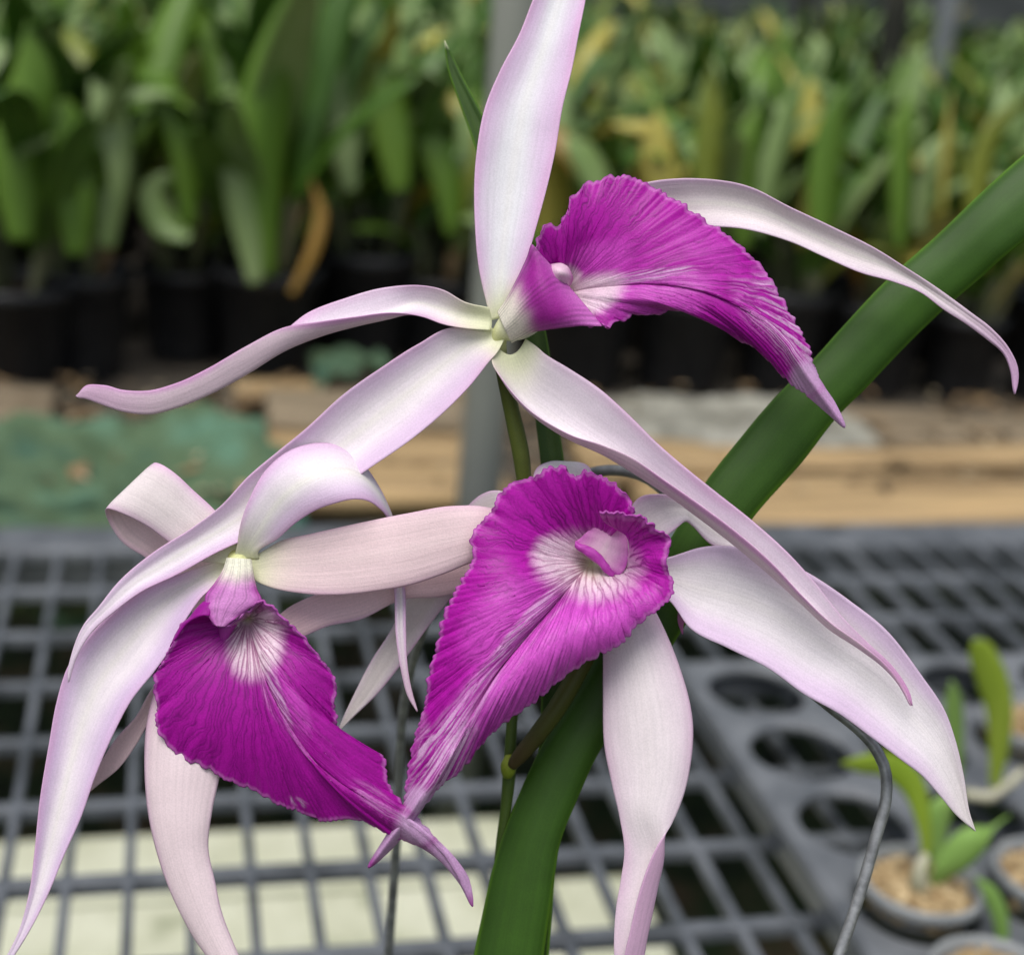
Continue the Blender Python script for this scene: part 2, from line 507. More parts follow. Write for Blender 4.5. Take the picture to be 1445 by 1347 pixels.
def make_lip(parent, outer, inner, axis, spec, ns=900, nr=150, frill=2.2, ruf=5.0, thick=3.2, name='lip'):
    """outer rows (x, y, zrim, zmid); inner rows (x, y, z) or one point; surface lofted from inner to outer along bent rays"""
    seed = spec['seed']; r_ = np.random.default_rng(seed)
    outer = np.asarray(outer, float)
    dd = np.linalg.norm(np.diff(outer[:, :2], axis=0), axis=1) + 0.5
    tt = np.concatenate([[0], np.cumsum(dd)])
    O = spline(outer, ns, tt); per = tt[-1]
    s = np.linspace(0, 1, ns)
    inner = np.asarray(inner, float)
    if inner.ndim == 1: I = np.repeat(inner[None], ns, 0)
    else:
        I = spline(inner[:, 1:], s, inner[:, 0])
    # frill of the margin
    fr = spec.get('frillmask')
    fm = np.ones(ns)
    if fr:
        for (x, y, rad) in fr: fm *= sstep(rad * 0.5, rad, np.hypot(O[:, 0] - x, O[:, 1] - y))
    tang = np.gradient(O[:, :2], axis=0); tang /= np.linalg.norm(tang, axis=1)[:, None] + 1e-9
    nrm = np.stack([tang[:, 1], -tang[:, 0]], 1)
    px_s = s * per
    f = np.zeros(ns); zr = np.zeros(ns); zs = np.zeros(ns)
    for k in range(9):
        wl = r_.uniform(11, 34); f += np.sin(px_s / wl * 2 * pi + r_.uniform(0, 6)+ 2*np.sin(px_s/90+k)) * (wl / 34)**0.6 / 3.0
    for k in range(4):
        wl = r_.uniform(45, 95); zr += np.sin(px_s / wl * 2 * pi + r_.uniform(0, 6)) / 2.0 * (0.5 + 0.5 * np.sin(px_s / 130 + k))
    for k in range(3):
        wl = r_.uniform(18, 30); zs += 0.3 * np.sin(px_s / wl * 2 * pi + r_.uniform(0, 6))
    for k in range(5):
        wl = r_.uniform(7, 13); f += 0.32 * np.sin(px_s / wl * 2 * pi + r_.uniform(0, 6)) * (0.5 + 0.5 * np.sin(px_s / r_.uniform(25, 60) + k))
    O = O.copy()
    O[:, 0] += nrm[:, 0] * f * frill * fm; O[:, 1] += nrm[:, 1] * f * frill * fm
    dl = np.linalg.norm(O[:, :2] - I[:, :2], axis=1)[:, None]
    SPN = spline(np.asarray(axis, float), 400)
    dist = np.hypot(O[:, None, 0] - SPN[None, :, 0], O[:, None, 1] - SPN[None, :, 1])
    tn = np.argmin(dist, axis=1) / 399.0
    ker = np.hanning(int(ns * 0.05) | 1); ker /= ker.sum()
    tn = np.convolve(np.pad(tn, len(ker) // 2, mode='edge'), ker, 'valid')
    m_ = np.clip(tn - spec.get('setback', 0.22) * (1 - tn**3), 0, 1)
    rr = np.linspace(0, 1, nr)**0.9
    Rg = rr[:, None]
    def along(t):
        q = np.clip(t, 0, 1) * 399; k = np.minimum(q.astype(int), 398); f_ = q - k
        return [SPN[k, c] * (1 - f_) + SPN[k + 1, c] * f_ for c in (0, 1)]
    ax_, ay_ = along(m_[None] * Rg); ex_, ey_ = along(m_)
    pw = Rg ** (1 + 0.5 * np.clip(m_ * 2, 0, 1))
    off = (1 - Rg)**1.2
    X = ax_ + (O[:, 0] - ex_) * pw + (I[:, 0] - SPN[0, 0]) * off
    Y = ay_ + (O[:, 1] - ey_) * pw + (I[:, 1] - SPN[0, 1]) * off
    z0, z1, z2 = I[:, 2], O[:, 3], O[:, 2]
    Z = z0 * (1 - Rg) * (1 - 2 * Rg) + 4 * z1 * Rg * (1 - Rg) + z2 * Rg * (2 * Rg - 1)
    Z = Z + ruf * (0.62 * zr * Rg**4 + 0.7 * zs * Rg**12) * fm
    Sg = np.broadcast_to(s, X.shape)
    # veins
    wpx = np.hypot(np.gradient(X, axis=1), np.gradient(Y, axis=1)) * (ns - 1)      # px per unit s
    step = spec.get('step', 13.0)
    nprim = int(per / step)
    Sw = Sg + (0.42 * wob(X * 0.055, Y * 0.055, seed + 31, 1.0) + 0.20 * wob(X * 0.16, Y * 0.16, seed + 32, 1.0)) / nprim * sstep(0.1, 0.4, Rg)
    vein = np.zeros_like(X); gapd = np.full(X.shape, 1e3)
    rv = rr
    for i in range(nprim):
        s0 = (i + 0.5 + r_.uniform(-0.28, 0.28)) / nprim
        ph, am = r_.uniform(0, 6.3), r_.uniform(0.15, 0.4) / nprim
        path = s0 + am * np.sin(rv * 7 + ph) + am * 0.5 * np.sin(rv * 17 + 2 * ph) + spec.get('swirl', 0.0) * (1 - rv)**5
        start = 0.03 if i % 2 == 0 else (0.12 if i % 4 == 1 else 0.2)
        lines = [(path, start, 1.0, 1.15)]
        rb = r_.uniform(0.25, 0.5); dlt = r_.uniform(0.28, 0.5) / nprim * (1 if r_.random() < 0.5 else -1)
        p2 = path + dlt * sstep(rb, min(1, rb + 0.3), rv)
        lines.append((p2, rb, 0.85, 0.9))
        rb2 = r_.uniform(0.5, 0.75)
        for sg in (-1, 1):
            lines.append((path + sg * r_.uniform(0.18, 0.36) / nprim * sstep(rb2, rb2 + 0.3, rv), rb2, 0.4, 0.6))
            lines.append((p2 + sg * r_.uniform(0.15, 0.35) / nprim * sstep(rb2 + .05, rb2 + 0.3, rv), rb2 + 0.05, 0.4, 0.6))
        for (p, r0, amt, wd) in lines:
            lo_ = max(0, int((p.min() - 0.02) * ns)); hi_ = min(ns, int((p.max() + 0.02) * ns) + 1)
            if hi_ <= lo_: continue
            dpx = np.abs(Sw[:, lo_:hi_] - p[:, None]) * np.maximum(wpx[:, lo_:hi_], 1e-6)
            on = sstep(r0, r0 + 0.04, rv)[:, None]
            taper = (wd * (1.15 - 0.4 * rv))[:, None]
            vein[:, lo_:hi_] = np.maximum(vein[:, lo_:hi_], amt * on * np.exp(-(dpx / (1.2 * taper))**2))
            gapd[:, lo_:hi_] = np.minimum(gapd[:, lo_:hi_], dpx + (1 - on) * 50)
    vein *= (0.75 + 0.35 * wob(X * 0.05, Y * 0.05, seed + 2))
    vein = np.clip(vein, 0, 1)
    Z = Z + 0.25 * vein * sstep(0.05, 0.3, Rg) 
    Z = Z + 0.25 * spec.get('pleat', 2.0) * np.sin(Sg * nprim * 2 * pi / 2.4 + 2 * np.sin(Sg * 31)) * np.sin(pi * np.clip(Rg * 1.05, 0, 1)) * 0.16
    spec = dict(spec); spec['gap'] = sstep(1.0, 4.0, np.minimum(gapd, 6))
    spec['gap2'] = 0.5 + 0.5 * np.sin(2 * pi * (0.6 * Sg + 0.4 * Sw) * nprim * 1.25 + 2.2 * wob(X * 0.014, Y * 0.014, seed + 40)) * (0.55 + 0.45 * wob(X * 0.03, Y * 0.03, seed + 41))
    edge = 1 - (1 - Rg) * np.maximum(dl[:, 0][None], 1) / 200.0 * np.ones_like(X)
    col = lip_colour(Sg, Rg, X, Y, vein, edge, (I[ns // 2, 0], I[ns // 2, 1]), spec)
    Pw = px(X, Y, Z)
    dv = np.gradient(Pw, axis=0); du = np.gradient(Pw, axis=1)
    sgn = np.sum(np.cross(du, dv) * (CAM - Pw)[...])
    Vv, Fc, _ = grid_shell(Pw, np.full(X.shape, thick * Q), 1 if sgn > 0 else -1)
    bk = mixc(col, (0.55, 0.16, 0.50), 0.5)
    cc = np.concatenate([col.reshape(-1, 3), bk.reshape(-1, 3)])
    return mesh_obj(name, Vv, Fc, M_lip, parent, True, {'Col': cc}, {'pu': np.tile(Sg.ravel(), 2), 'pv': np.tile((Rg * np.ones_like(X)).ravel(), 2)})


def rows(*a): return list(a)

# ======================= TOP FLOWER =======================
fl_top = stalk('flower', orchid, [(760, 440, 30), (738, 452, 16), (718, 463, 12), (706, 473, 16), (705, 496, 30), (711, 530, 40), (722, 580, 52), (735, 640, 62), (742, 700, 72)],
               [20, 25, 21, 13, 10.5, 10.5, 11.5, 12.5, 10], (0.74, 0.74, 0.50), (0.10, 0.12, 0.02), nc=28)
me = fl_top.data
a = me.attributes['Col']
cc = np.zeros(len(me.vertices) * 4, np.float32); a.data.foreach_get('color', cc); cc = cc.reshape(-1, 4)
vv = np.repeat(np.linspace(0, 1, 60), 28)
cc[:, :3] = mixc((0.80, 0.78, 0.66), (0.62, 0.64, 0.30), sstep(0.13, 0.24, vv)); cc[:, :3] = mixc(cc[:, :3], (0.085, 0.11, 0.018), sstep(0.26, 0.36, vv))
a.data.foreach_set('color', cc.ravel())
fl_top['label'] = 'uppermost bloom with its magenta lip pointing right'

petal('sepal', fl_top, rows(
    (694, 452, 8, 716, 446, 4, 6), (688, 433, 4, 722, 415, -4, 10), (677, 385, 2, 739, 378, -8, 14), (670, 310, 4, 758, 315, -4, 18), (673, 212, 10, 783, 215, 6, 20),
    (685, 150, 18, 794, 150, 14, 20), (706, 100, 26, 807, 98, 24, 20), (734, 46, 36, 817, 45, 34, 18), (752, 0, 44, 826, 0, 44, 16),
    (776, -60, 54, 833, -60, 54, 12), (800, -120, 62, 828, -120, 62, 6), (818, -165, 66, 820, -165, 66, 0)),
    seed=1, lil=0.85, ew=0.10, rib=0.25, base=0.07, cf=(0.80, 0.80, 0.84))
petal('petal', fl_top, rows(
    (690, 434, 2, 694, 452, 10, 692, 466, 4), (656, 426, -4, 654, 446, 10, 657, 463, -6), (625, 409, -4, 620, 435, 14, 625, 457, -8),
    (594, 403, 0, 590, 428, 18, 597, 447, -10), (540, 406, 6, 548, 444, 8, 552, 441, -18), (486, 421, 12, 504, 456, 8, 500, 447, -22),
    (435, 441, 16, 452, 472, 6, 450, 454, -22), (402, 466, 20, 400, 494, 2, 401, 462, -18), (360, 490, 14, 348, 526, 4, 350, 487, -14),
    (310, 520, 12, 294, 555, 4, 294, 519, -10), (255, 548, 10, 246, 574, 3, 249, 540, -8), (208, 562, 8, 208, 582, 3, 208, 551, -6),
    (173, 560, 8, 173, 578, 3, 173, 550, -4), (138, 553, 6, 138, 566, 3, 144, 543, -2), (122, 551, 5, 120, 560, 2, 121, 544, 0), (108, 558, 4, 108, 559, 4, 109, 557, 4)),
    seed=2, lil=0.35, ew=0.12, base=0.09, cback=(0.78, 0.62, 0.70), cbedge=(0.62, 0.28, 0.58), tip=(0.62, 0.34, 0.58), ruffle=0.7, nu=41)
petal('petal', fl_top, rows(
    (700, 436, 18, 716, 462, 22, 4), (790, 335, 45, 830, 385, 45, 8), (878, 272, 42, 930, 338, 44, 14), (911, 258, 36, 975, 322, 38, 14), (958, 252, 26, 1012, 320, 28, 14),
    (1020, 255, 16, 1061, 325, 18, 14), (1061, 265, 10, 1112, 340, 12, 13), (1112, 291, 2, 1164, 363, 4, 12), (1174, 320, -4, 1215, 385, -2, 10), (1236, 351, -8, 1262, 398, -6, 8),
    (1282, 380, -10, 1300, 413, -8, 6), (1319, 404, -10, 1332, 437, -8, 5), (1370, 441, -8, 1366, 459, -6, 3), (1400, 464, -6, 1394, 480, -4, 2),
    (1424, 492, -4, 1416, 500, -2, 2), (1437, 522, -2, 1426, 526, 0, 1), (1436, 545, 0, 1429, 546, 0, 1), (1433, 556, 0, 1431, 556, 0, 0)),
    seed=3, lil=0.25, ew=0.09, base=0.05, cf=(0.88, 0.80, 0.81), ce=(0.74, 0.48, 0.72), tip=(0.62, 0.38, 0.60))
petal('sepal', fl_top, rows(
    (694, 462, 10, 712, 478, 6, 8), (682, 466, 6, 704, 493, -2, 12), (639, 462, 2, 690, 510, -8, 18), (590, 486, 0, 666, 541, -10, 22), (538, 519, -2, 628, 580, -12, 24),
    (486, 556, -4, 578, 622, -12, 24), (435, 602, -6, 522, 660, -10, 22), (391, 638, -6, 455, 705, -8, 18), (349, 673, -8, 397, 737, -8, 14), (311, 714, -8, 347, 760, -8, 12),
    (273, 743, -10, 302, 781, -10, 10), (215, 780, -12, 247, 812, -14, 8), (168, 820, -14, 198, 836, -16, 6), (138, 857, -16, 160, 864, -18, 5), (117, 883, -16, 131, 890, -18, 4),
    (102, 920, -16, 109, 925, -17, 2), (96, 948, -16, 101, 948, -16, 1), (96, 962, -16, 98, 962, -16, 0)),
    seed=4, lil=0.75, ew=0.11, rib=0.5, base=0.05, tip=(0.72, 0.60, 0.72))
petal('sepal', fl_top, rows(
    (742, 478, 12, 722, 500, 14, 700, 488, 6), (756, 488, 6, 730, 525, 16, 694, 508, -4), (770, 500, 0, 742, 555, 18, 708, 534, -10), (803, 520, -4, 770, 580, 18, 742, 574, -12),
    (849, 551, -8, 812, 610, 16, 802, 612, -14), (891, 589, -10, 860, 638, 14, 850, 628, -18), (925, 623, -12, 908, 671, 10, 892, 646, -22),
    (963, 656, -14, 950, 699, 6, 936, 676, -26), (1009, 693, -16, 998, 735, 2, 985, 710, -28), (1061, 734, -18, 1045, 772, -2, 1036, 748, -30),
    (1112, 780, -20, 1096, 815, -6, 1090, 795, -30), (1150, 822, -22, 1136, 851, -10, 1132, 840, -30), (1190, 872, -24, 1174, 887, -14, 1172, 878, -28),
    (1226, 908, -24, 1214, 914, -18, 1214, 908, -28), (1258, 938, -24, 1248, 940, -20, 1248, 936, -27), (1276, 962, -24, 1268, 962, -22, 1269, 960, -26), (1285, 980, -24, 1279, 980, -23, 1280, 979, -25), (1288, 995, -24, 1286, 995, -24, 1286, 994, -24)),
    seed=5, lil=0.30, ew=0.10, base=0.05, cback=(0.80, 0.62, 0.70), cbedge=(0.66, 0.30, 0.60), tip=(0.64, 0.30, 0.56), ruffle=0.7, nu=45, rib=0.2)

# lip of the top flower
make_lip(fl_top, [
    (750, 380, -22, 10), (756, 357, -20, 8), (760, 332, -18, 6), (773, 316, -16, 4), (790, 317, -12, 2), (797, 305, -12, 0), (806, 282, -10, -2), (823, 262, -6, -4), (848, 253, -2, -4),
    (881, 248, 2, -4), (906, 256, 2, -6), (931, 270, 0, -8), (964, 289, -2, -12), (997, 313, -4, -16), (1026, 332, -6, -20), (1055, 357, -8, -24), (1080, 383, -10, -26),
    (1097, 411, -12, -28), (1113, 440, -14, -30), (1130, 469, -16, -32), (1143, 497, -16, -34), (1150, 522, -16, -34), (1160, 542, -14, -34), (1180, 573, -10, -34),
    (1192, 603, -8, -34), (1172, 586, -6, -34), (1138, 557, -4, -34), (1113, 537, -2, -34), (1093, 515, 0, -33), (1072, 489, -4, -32), (1055, 486, -8, -32), (1039, 474, -4, -32),
    (1022, 457, 2, -30), (1001, 447, 4, -28), (968, 438, 2, -24), (947, 438, 0, -20), (922, 444, -6, -16), (897, 443, -10, -12), (873, 455, -18, -8), (848, 460, -26, -4),
    (819, 454, -32, 0), (794, 436, -36, 4), (775, 426, -36, 6), (763, 408, -34, 8), (762, 388, -30, 10)],
    (793, 415, 48), [(793, 415), (850, 400), (915, 391), (985, 399), (1045, 428), (1098, 472), (1142, 535), (1192, 603)], dict(seed=21, step=17, pleat=1.0,
    streak=[([(815, 418), (850, 400), (885, 388), (930, 383), (980, 390)], 5, 0.75), ([(822, 424), (860, 408), (900, 397), (950, 395), (1010, 412)], 2.5, 0.7), ([(818, 428), (860, 417), (905, 408), (960, 410)], 2, 0.5)],
    white=[(828, 420, 62, 30, -25, 0.95), (800, 398, 26, 26, 0, 0.9)], throatvein=0.55, ysig=10,
    light=[(905, 405, 120, 22, -5, 0.75), (840, 380, 70, 40, -40, 0.55), (900, 430, 90, 22, 0, 0.7), (1000, 350, 60, 25, 35, 0.3)],
    pale=[(1108, 462, 95, 34, 60, 0.95), (1090, 420, 60, 22, 60, 0.8), (905, 390, 90, 9, -8, 0.8), (1075, 440, 70, 30, 50, 0.5)], tipfull=[(1180, 580, 62), (1140, 535, 34)],
    frillmask=[(1180, 585, 70)]), frill=2.0, ruf=5.0)
petal('lip_tube', fl_top, rows(
    (702, 440, 2, 722, 484, 4, -16), (714, 422, -4, 738, 476, 0, -22), (726, 400, -10, 754, 468, -8, -24), (734, 384, -16, 768, 466, -16, -22), (744, 362, -26, 792, 463, -30, -16), (750, 345, -34, 822, 460, -40, 2), (757, 352, -36, 850, 460, -40, 26)),
    mat=M_lip, cf=(0.42, 0.03, 0.36), cm=(0.36, 0.01, 0.30), ce=(0.50, 0.12, 0.46), cback=(0.3, 0.01, 0.26), base=0.34, basec=(0.84, 0.79, 0.68), rib=0, bpow=4, vk=0.4, nvein=15, tip=(0.60, 0.16, 0.55), seed=8, nv=80, ruffle=0.8, thick=3)  # tip colour paints a pale highlight along the tube's front edge
petal('column', fl_top, rows(
    (764, 402, 20, 778, 428, 24, -14), (768, 380, 4, 806, 400, 6, -34), (776, 374, -4, 808, 392, -2, -30), (788, 372, 0, 803, 380, 2, -12), (792, 374, 8, 797, 376, 8, 0)),
    cf=(0.80, 0.56, 0.70), cm=(0.66, 0.34, 0.58), ce=(0.50, 0.04, 0.40), base=0.05, seed=9, nv=50, rib=0, ruffle=0.5)

# ======================= LEFT FLOWER =======================
fl_left = stalk('flower', orchid, [(344, 832, 14), (340, 808, 10), (336, 792, 10), (334, 782, 20), (352, 792, 50), (430, 800, 90), (560, 790, 150), (680, 830, 165), (735, 900, 150), (738, 990, 130)],
                [18, 18, 16, 13, 11, 11, 11, 11, 11, 10], (0.74, 0.76, 0.45), (0.10, 0.13, 0.03), nc=28)
me = fl_left.data; a = me.attributes['Col']
cc = np.zeros(len(me.vertices) * 4, np.float32); a.data.foreach_get('color', cc); cc = cc.reshape(-1, 4)
cc[:, :3] = mixc((0.80, 0.80, 0.62), (0.56, 0.60, 0.10), sstep(0.03, 0.10, vv)); cc[:, :3] = mixc(cc[:, :3], (0.09, 0.12, 0.02), sstep(0.14, 0.3, vv))
a.data.foreach_set('color', cc.ravel())
fl_left['label'] = 'lower left bloom with hanging dark magenta lip and curled back petals'
petal('sepal', fl_left, rows(
    (330, 788, 4, 366, 788, 2, 4), (333, 776, -2, 364, 780, -4, 4), (340, 737, -18, 391, 761, -16, 2), (356, 695, -26, 419, 737, -30, 0), (375, 664, -24, 448, 719, -42, -4),
    (400, 641, -16, 474, 710, -46, -8), (426, 629, -4, 494, 705, -44, -10), (457, 625, 8, 512, 705, -36, -12), (486, 632, 18, 524, 709, -26, -10), (512, 654, 26, 535, 717, -12, -6),
    (534, 686, 34, 544, 726, 4, 0), (553, 727, 42, 549, 738, 22, 4), (566, 780, 44, 553, 785, 34, 4), (572, 836, 36, 557, 842, 30, 3), (573, 890, 30, 559, 898, 25, 3), (576, 945, 27, 567, 950, 24, 2), (583, 980, 26, 576, 984, 25, 1), (590, 1003, 26, 588, 1004, 26, 0)),
    seed=11, lil=0.8, ew=0.14, rib=0.6, base=0.06, cback=(0.74, 0.58, 0.64), cbedge=(0.66, 0.44, 0.60), tip=(0.70, 0.50, 0.64))
petal('petal', fl_left, rows(
    (352, 785, 6, 350, 812, 6, 2), (366, 780, 2, 362, 820, 2, 4), (394, 764, -2, 384, 829, -4, 4), (438, 753, -6, 428, 837, -8, 2), (486, 742, -8, 474, 839, -12, 0), (534, 732, -8, 522, 835, -14, -2),
    (580, 723, -4, 575, 826, -10, -4), (635, 714, 2, 625, 810, -2, -6), (690, 716, 14, 672, 792, 10, -8), (725, 730, 34, 700, 792, 26, -8), (728, 755, 62, 700, 812, 52, -6),
    (690, 775, 74, 668, 830, 66, -4), (630, 785, 70, 622, 842, 64, -2), (565, 800, 62, 568, 846, 58, 0), (500, 818, 56, 510, 873, 52, 0), (445, 838, 50, 462, 883, 48, 0), (405, 858, 46, 427, 898, 46, 0), (372, 890, 46, 388, 912, 46, 0), (350, 915, 48, 352, 917, 48, 0)),
    seed=12, lil=0.30, ew=0.10, rib=0.1, base=0.06, cf=(0.89, 0.71, 0.73), cm=(0.84, 0.60, 0.70), ce=(0.74, 0.46, 0.60), cback=(0.85, 0.63, 0.67), both=0.35)
petal('petal', fl_left, rows(
    (340, 772, 8, 322, 796, 8, 2), (305, 722, 14, 272, 789, 14, -2), (273, 692, 10, 241, 767, 10, -4), (247, 668, 6, 205, 741, 6, -4), (229, 656, 8, 173, 725, 8, -2), (220, 653, 16, 154, 718, 16, 0), (217, 654, 28, 149, 719, 26, 0),
    (219, 660, 44, 152, 733, 44, 2), (232, 678, 60, 170, 762, 58, 2), (260, 712, 70, 206, 787, 66, 2), (296, 765, 76, 244, 815, 74, 0), (312, 850, 76, 272, 870, 74, 0),
    (285, 930, 66, 248, 938, 64, 0), (240, 975, 56, 214, 972, 54, 0), (213, 1012, 50, 192, 1010, 48, 2), (192, 1050, 46, 165, 1040, 46, 2), (165, 1086, 44, 143, 1074, 44, 1), (140, 1106, 44, 130, 1098, 44, 0), (128, 1116, 44, 125, 1112, 44, 0)),
    seed=13, lil=0.25, ew=0.13, rib=0.05, base=0.05, cf=(0.88, 0.79, 0.80), cm=(0.83, 0.66, 0.76), cback=(0.82, 0.64, 0.66), cbedge=(0.72, 0.48, 0.62), tip=(0.74, 0.54, 0.58))
petal('sepal', fl_left, rows(
    (326, 787, 10, 338, 818, 8, 6), (300, 794, 12, 318, 822, 4, 12), (255, 810, 12, 290, 837, 0, 18), (204, 830, 12, 262, 874, -4, 22), (152, 870, 10, 240, 915, -8, 24), (115, 910, 8, 215, 950, -10, 24),
    (95, 942, 6, 187, 985, -10, 22), (80, 990, 4, 160, 1035, -10, 20), (69, 1050, 2, 136, 1090, -10, 18), (56, 1130, 0, 115, 1150, -10, 15), (49, 1200, 0, 91, 1205, -8, 12), (42, 1255, 0, 66, 1265, -6, 8),
    (27, 1312, 0, 40, 1315, -4, 4), (8, 1352, 0, 14, 1356, -2, 2), (-8, 1385, 0, -6, 1386, 0, 0)),
    seed=14, lil=0.95, ew=0.12, rib=0.4, base=0.06, tip=(0.76, 0.64, 0.77), cm=(0.71, 0.54, 0.77))
petal('sepal', fl_left, rows(
    (318, 815, 22, 345, 825, 20, 4), (262, 900, 26, 335, 905, 22, 8), (222, 965, 20, 324, 1000, 16, -8), (207, 1021, 16, 318, 1060, 12, -12), (204, 1076, 14, 309, 1100, 8, -14), (209, 1146, 10, 299, 1146, 6, -13),
    (224, 1211, 8, 294, 1196, 4, -12), (244, 1266, 6, 304, 1246, 2, -10), (269, 1315, 4, 314, 1290, 0, -9), (293, 1350, 2, 336, 1345, 0, -7), (330, 1400, 0, 360, 1395, 0, -5), (372, 1450, 0, 385, 1446, 0, -3), (412, 1490, 0, 414, 1490, 0, 0)),
    seed=15, lil=0.25, ew=0.12, rib=0.0, base=0.03, cf=(0.88, 0.77, 0.79), cm=(0.83, 0.64, 0.75), cback=CREAM, both=0.6)

make_lip(fl_left, [
    (366, 846, -26, 6), (352, 860, -30, 8), (336, 872, -32, 12), (320, 883, -34, 16), (308, 884, -34, 18), (298, 873, -32, 18), (286, 866, -28, 16), (268, 872, -22, 14), (256, 881, -18, 12),
    (247, 899, -14, 10), (231, 931, -10, 6), (219, 950, -8, 2), (217, 970, -6, 0), (222, 1000, -4, -4), (220, 1020, -4, -8), (232, 1045, -2, -12), (260, 1070, -2, -16), (290, 1082, -4, -20),
    (320, 1100, -6, -24), (360, 1115, -8, -28), (395, 1135, -10, -32), (425, 1145, -12, -36), (455, 1157, -14, -38), (500, 1155, -18, -40), (525, 1162, -20, -42), (555, 1180, -22, -44),
    (590, 1192, -24, -44), (620, 1212, -24, -44), (650, 1247, -22, -44), (667, 1278, -20, -44), (661, 1240, -24, -44), (632, 1203, -26, -44), (592, 1157, -26, -44), (556, 1120, -24, -44),
    (546, 1100, -22, -44), (542, 1070, -18, -42), (530, 1062, -14, -40), (500, 1060, -12, -36), (485, 1047, -12, -32), (477, 1025, -14, -28), (472, 990, -18, -22), (475, 965, -22, -18),
    (465, 945, -24, -14), (445, 920, -28, -8), (430, 900, -30, -4), (400, 872, -32, 0), (384, 856, -32, 4), (370, 848, -30, 8), (364, 852, -28, 10)],
    (350, 872, 34), [(350, 872), (366, 955), (400, 1020), (450, 1075), (510, 1115), (570, 1150), (625, 1198), (667, 1278)], dict(seed=22, step=18, pleat=0.8,
    streak=[([(372, 935), (372, 970), (385, 1005), (415, 1040)], 3, 0.6), ([(380, 930), (382, 965), (398, 1000), (440, 1040)], 2.2, 0.6), ([(388, 928), (394, 965), (415, 1000), (470, 1050)], 2, 0.5)], mag=(0.36, 0.004, 0.30),
    white=[(361, 908, 43, 56, 8, 0.95)], throatvein=0.95, ysig=5,
    light=[(420, 1000, 40, 14, 60, 0.5), (400, 985, 16, 80, -25, 0.35)],
    pale=[(395, 985, 8, 55, -22, 0.7), (420, 1130, 20, 8, 20, 0.7), (545, 1140, 70, 16, 38, 0.35)], tipfull=[(640, 1225, 70), (590, 1165, 40)],
    frillmask=[(640, 1230, 90)]), frill=1.7, ruf=4.5)
petal('lip_tube', fl_left, rows(
    (320, 787, -8, 355, 789, -8, -6), (314, 804, -14, 358, 810, -14, -9), (303, 822, -20, 363, 831, -18, -10), (290, 840, -26, 369, 848, -24, -10), (290, 856, -32, 354, 857, -32, -6), (295, 871, -36, 336, 870, -36, -2), (304, 883, -38, 318, 884, -38, 0)),
    mat=M_lip, cf=(0.66, 0.26, 0.62), cm=(0.54, 0.12, 0.50), ce=(0.42, 0.02, 0.36), cback=(0.3, 0.01, 0.26), base=0.32, basec=(0.84, 0.83, 0.68), rib=0, bpow=4, vk=0.35, nvein=14, seed=18, nv=90, ruffle=1.0, thick=3)
petal('lip_tube', fl_left, rows(
    (308, 838, -26, 300, 850, -30, -2), (285, 850, -24, 296, 868, -36, -4), (266, 872, -18, 285, 868, -34, -6), (254, 884, -12, 268, 876, -26, -4), (240, 912, -8, 250, 898, -16, -2)),
    mat=M_lip, cf=(0.34, 0.008, 0.30), cm=(0.30, 0.004, 0.26), ce=(0.40, 0.02, 0.34), cback=(0.3, 0.01, 0.26), base=0.03, basec=(0.4, 0.1, 0.36), rib=0, seed=19, nv=60, ruffle=0.8, thick=3)
petal('column', fl_left, rows(
    (308, 880, 14, 340, 872, 16, -6), (309, 890, 12, 332, 884, 14, -8), (311, 899, 12, 325, 894, 14, -5), (314, 905, 14, 321, 902, 16, -2)),
    cf=(0.46, 0.05, 0.40), cm=(0.40, 0.03, 0.34), ce=(0.5, 0.1, 0.44), base=0.02, basec=(0.5, 0.1, 0.45), seed=20, nv=40, rib=0, ruffle=0.4)

# ======================= MIDDLE FLOWER =======================
fl_mid = stalk('flower', orchid, [(842, 800, 76), (846, 812, 84), (846, 850, 92), (838, 900, 94), (815, 948, 88), (788, 995, 86), (757, 1038, 92), (732, 1068, 104), (722, 1080, 110)],
               [16, 20, 18, 14, 14, 14, 13, 11, 8], (0.60, 0.62, 0.40), (0.05, 0.055, 0.012), nc=28)
me = fl_mid.data; a = me.attributes['Col']
cc = np.zeros(len(me.vertices) * 4, np.float32); a.data.foreach_get('color', cc); cc = cc.reshape(-1, 4)
cc[:, :3] = mixc((0.6, 0.6, 0.3), (0.075, 0.085, 0.014), sstep(0.05, 0.3, vv)); cc[:, :3] = mixc(cc[:, :3], (0.075, 0.055, 0.02), sstep(0.72, 0.95, vv))
a.data.foreach_set('color', cc.ravel())
fl_mid['label'] = 'central bloom with open fan shaped lip and white throat'
petal('sepal', fl_mid, rows(
    (880, 800, 58, 885, 828, 58, 4), (915, 792, 50, 918, 842, 46, 8), (942, 787, 42, 942, 846, 38, 10), (990, 772, 34, 974, 886, 26, 14), (1040, 771, 26, 1028, 914, 16, 18), (1095, 786, 18, 1084, 942, 8, 20),
    (1147, 812, 10, 1135, 979, 0, 20), (1200, 848, 4, 1185, 1007, -6, 18), (1252, 890, -2, 1230, 1040, -10, 16), (1302, 955, -6, 1272, 1072, -12, 13), (1332, 1000, -8, 1303, 1096, -12, 10),
    (1347, 1040, -8, 1326, 1122, -12, 8), (1360, 1095, -8, 1347, 1147, -10, 5), (1368, 1145, -8, 1362, 1161, -8, 2), (1377, 1172, -8, 1375, 1172, -8, 0)),
    seed=31, lil=0.75, ew=0.07, rib=0.2, base=0.03, cf=(0.87, 0.82, 0.86), cm=(0.74, 0.57, 0.78), ce=(0.66, 0.5, 0.68), tip=(0.74, 0.68, 0.68))
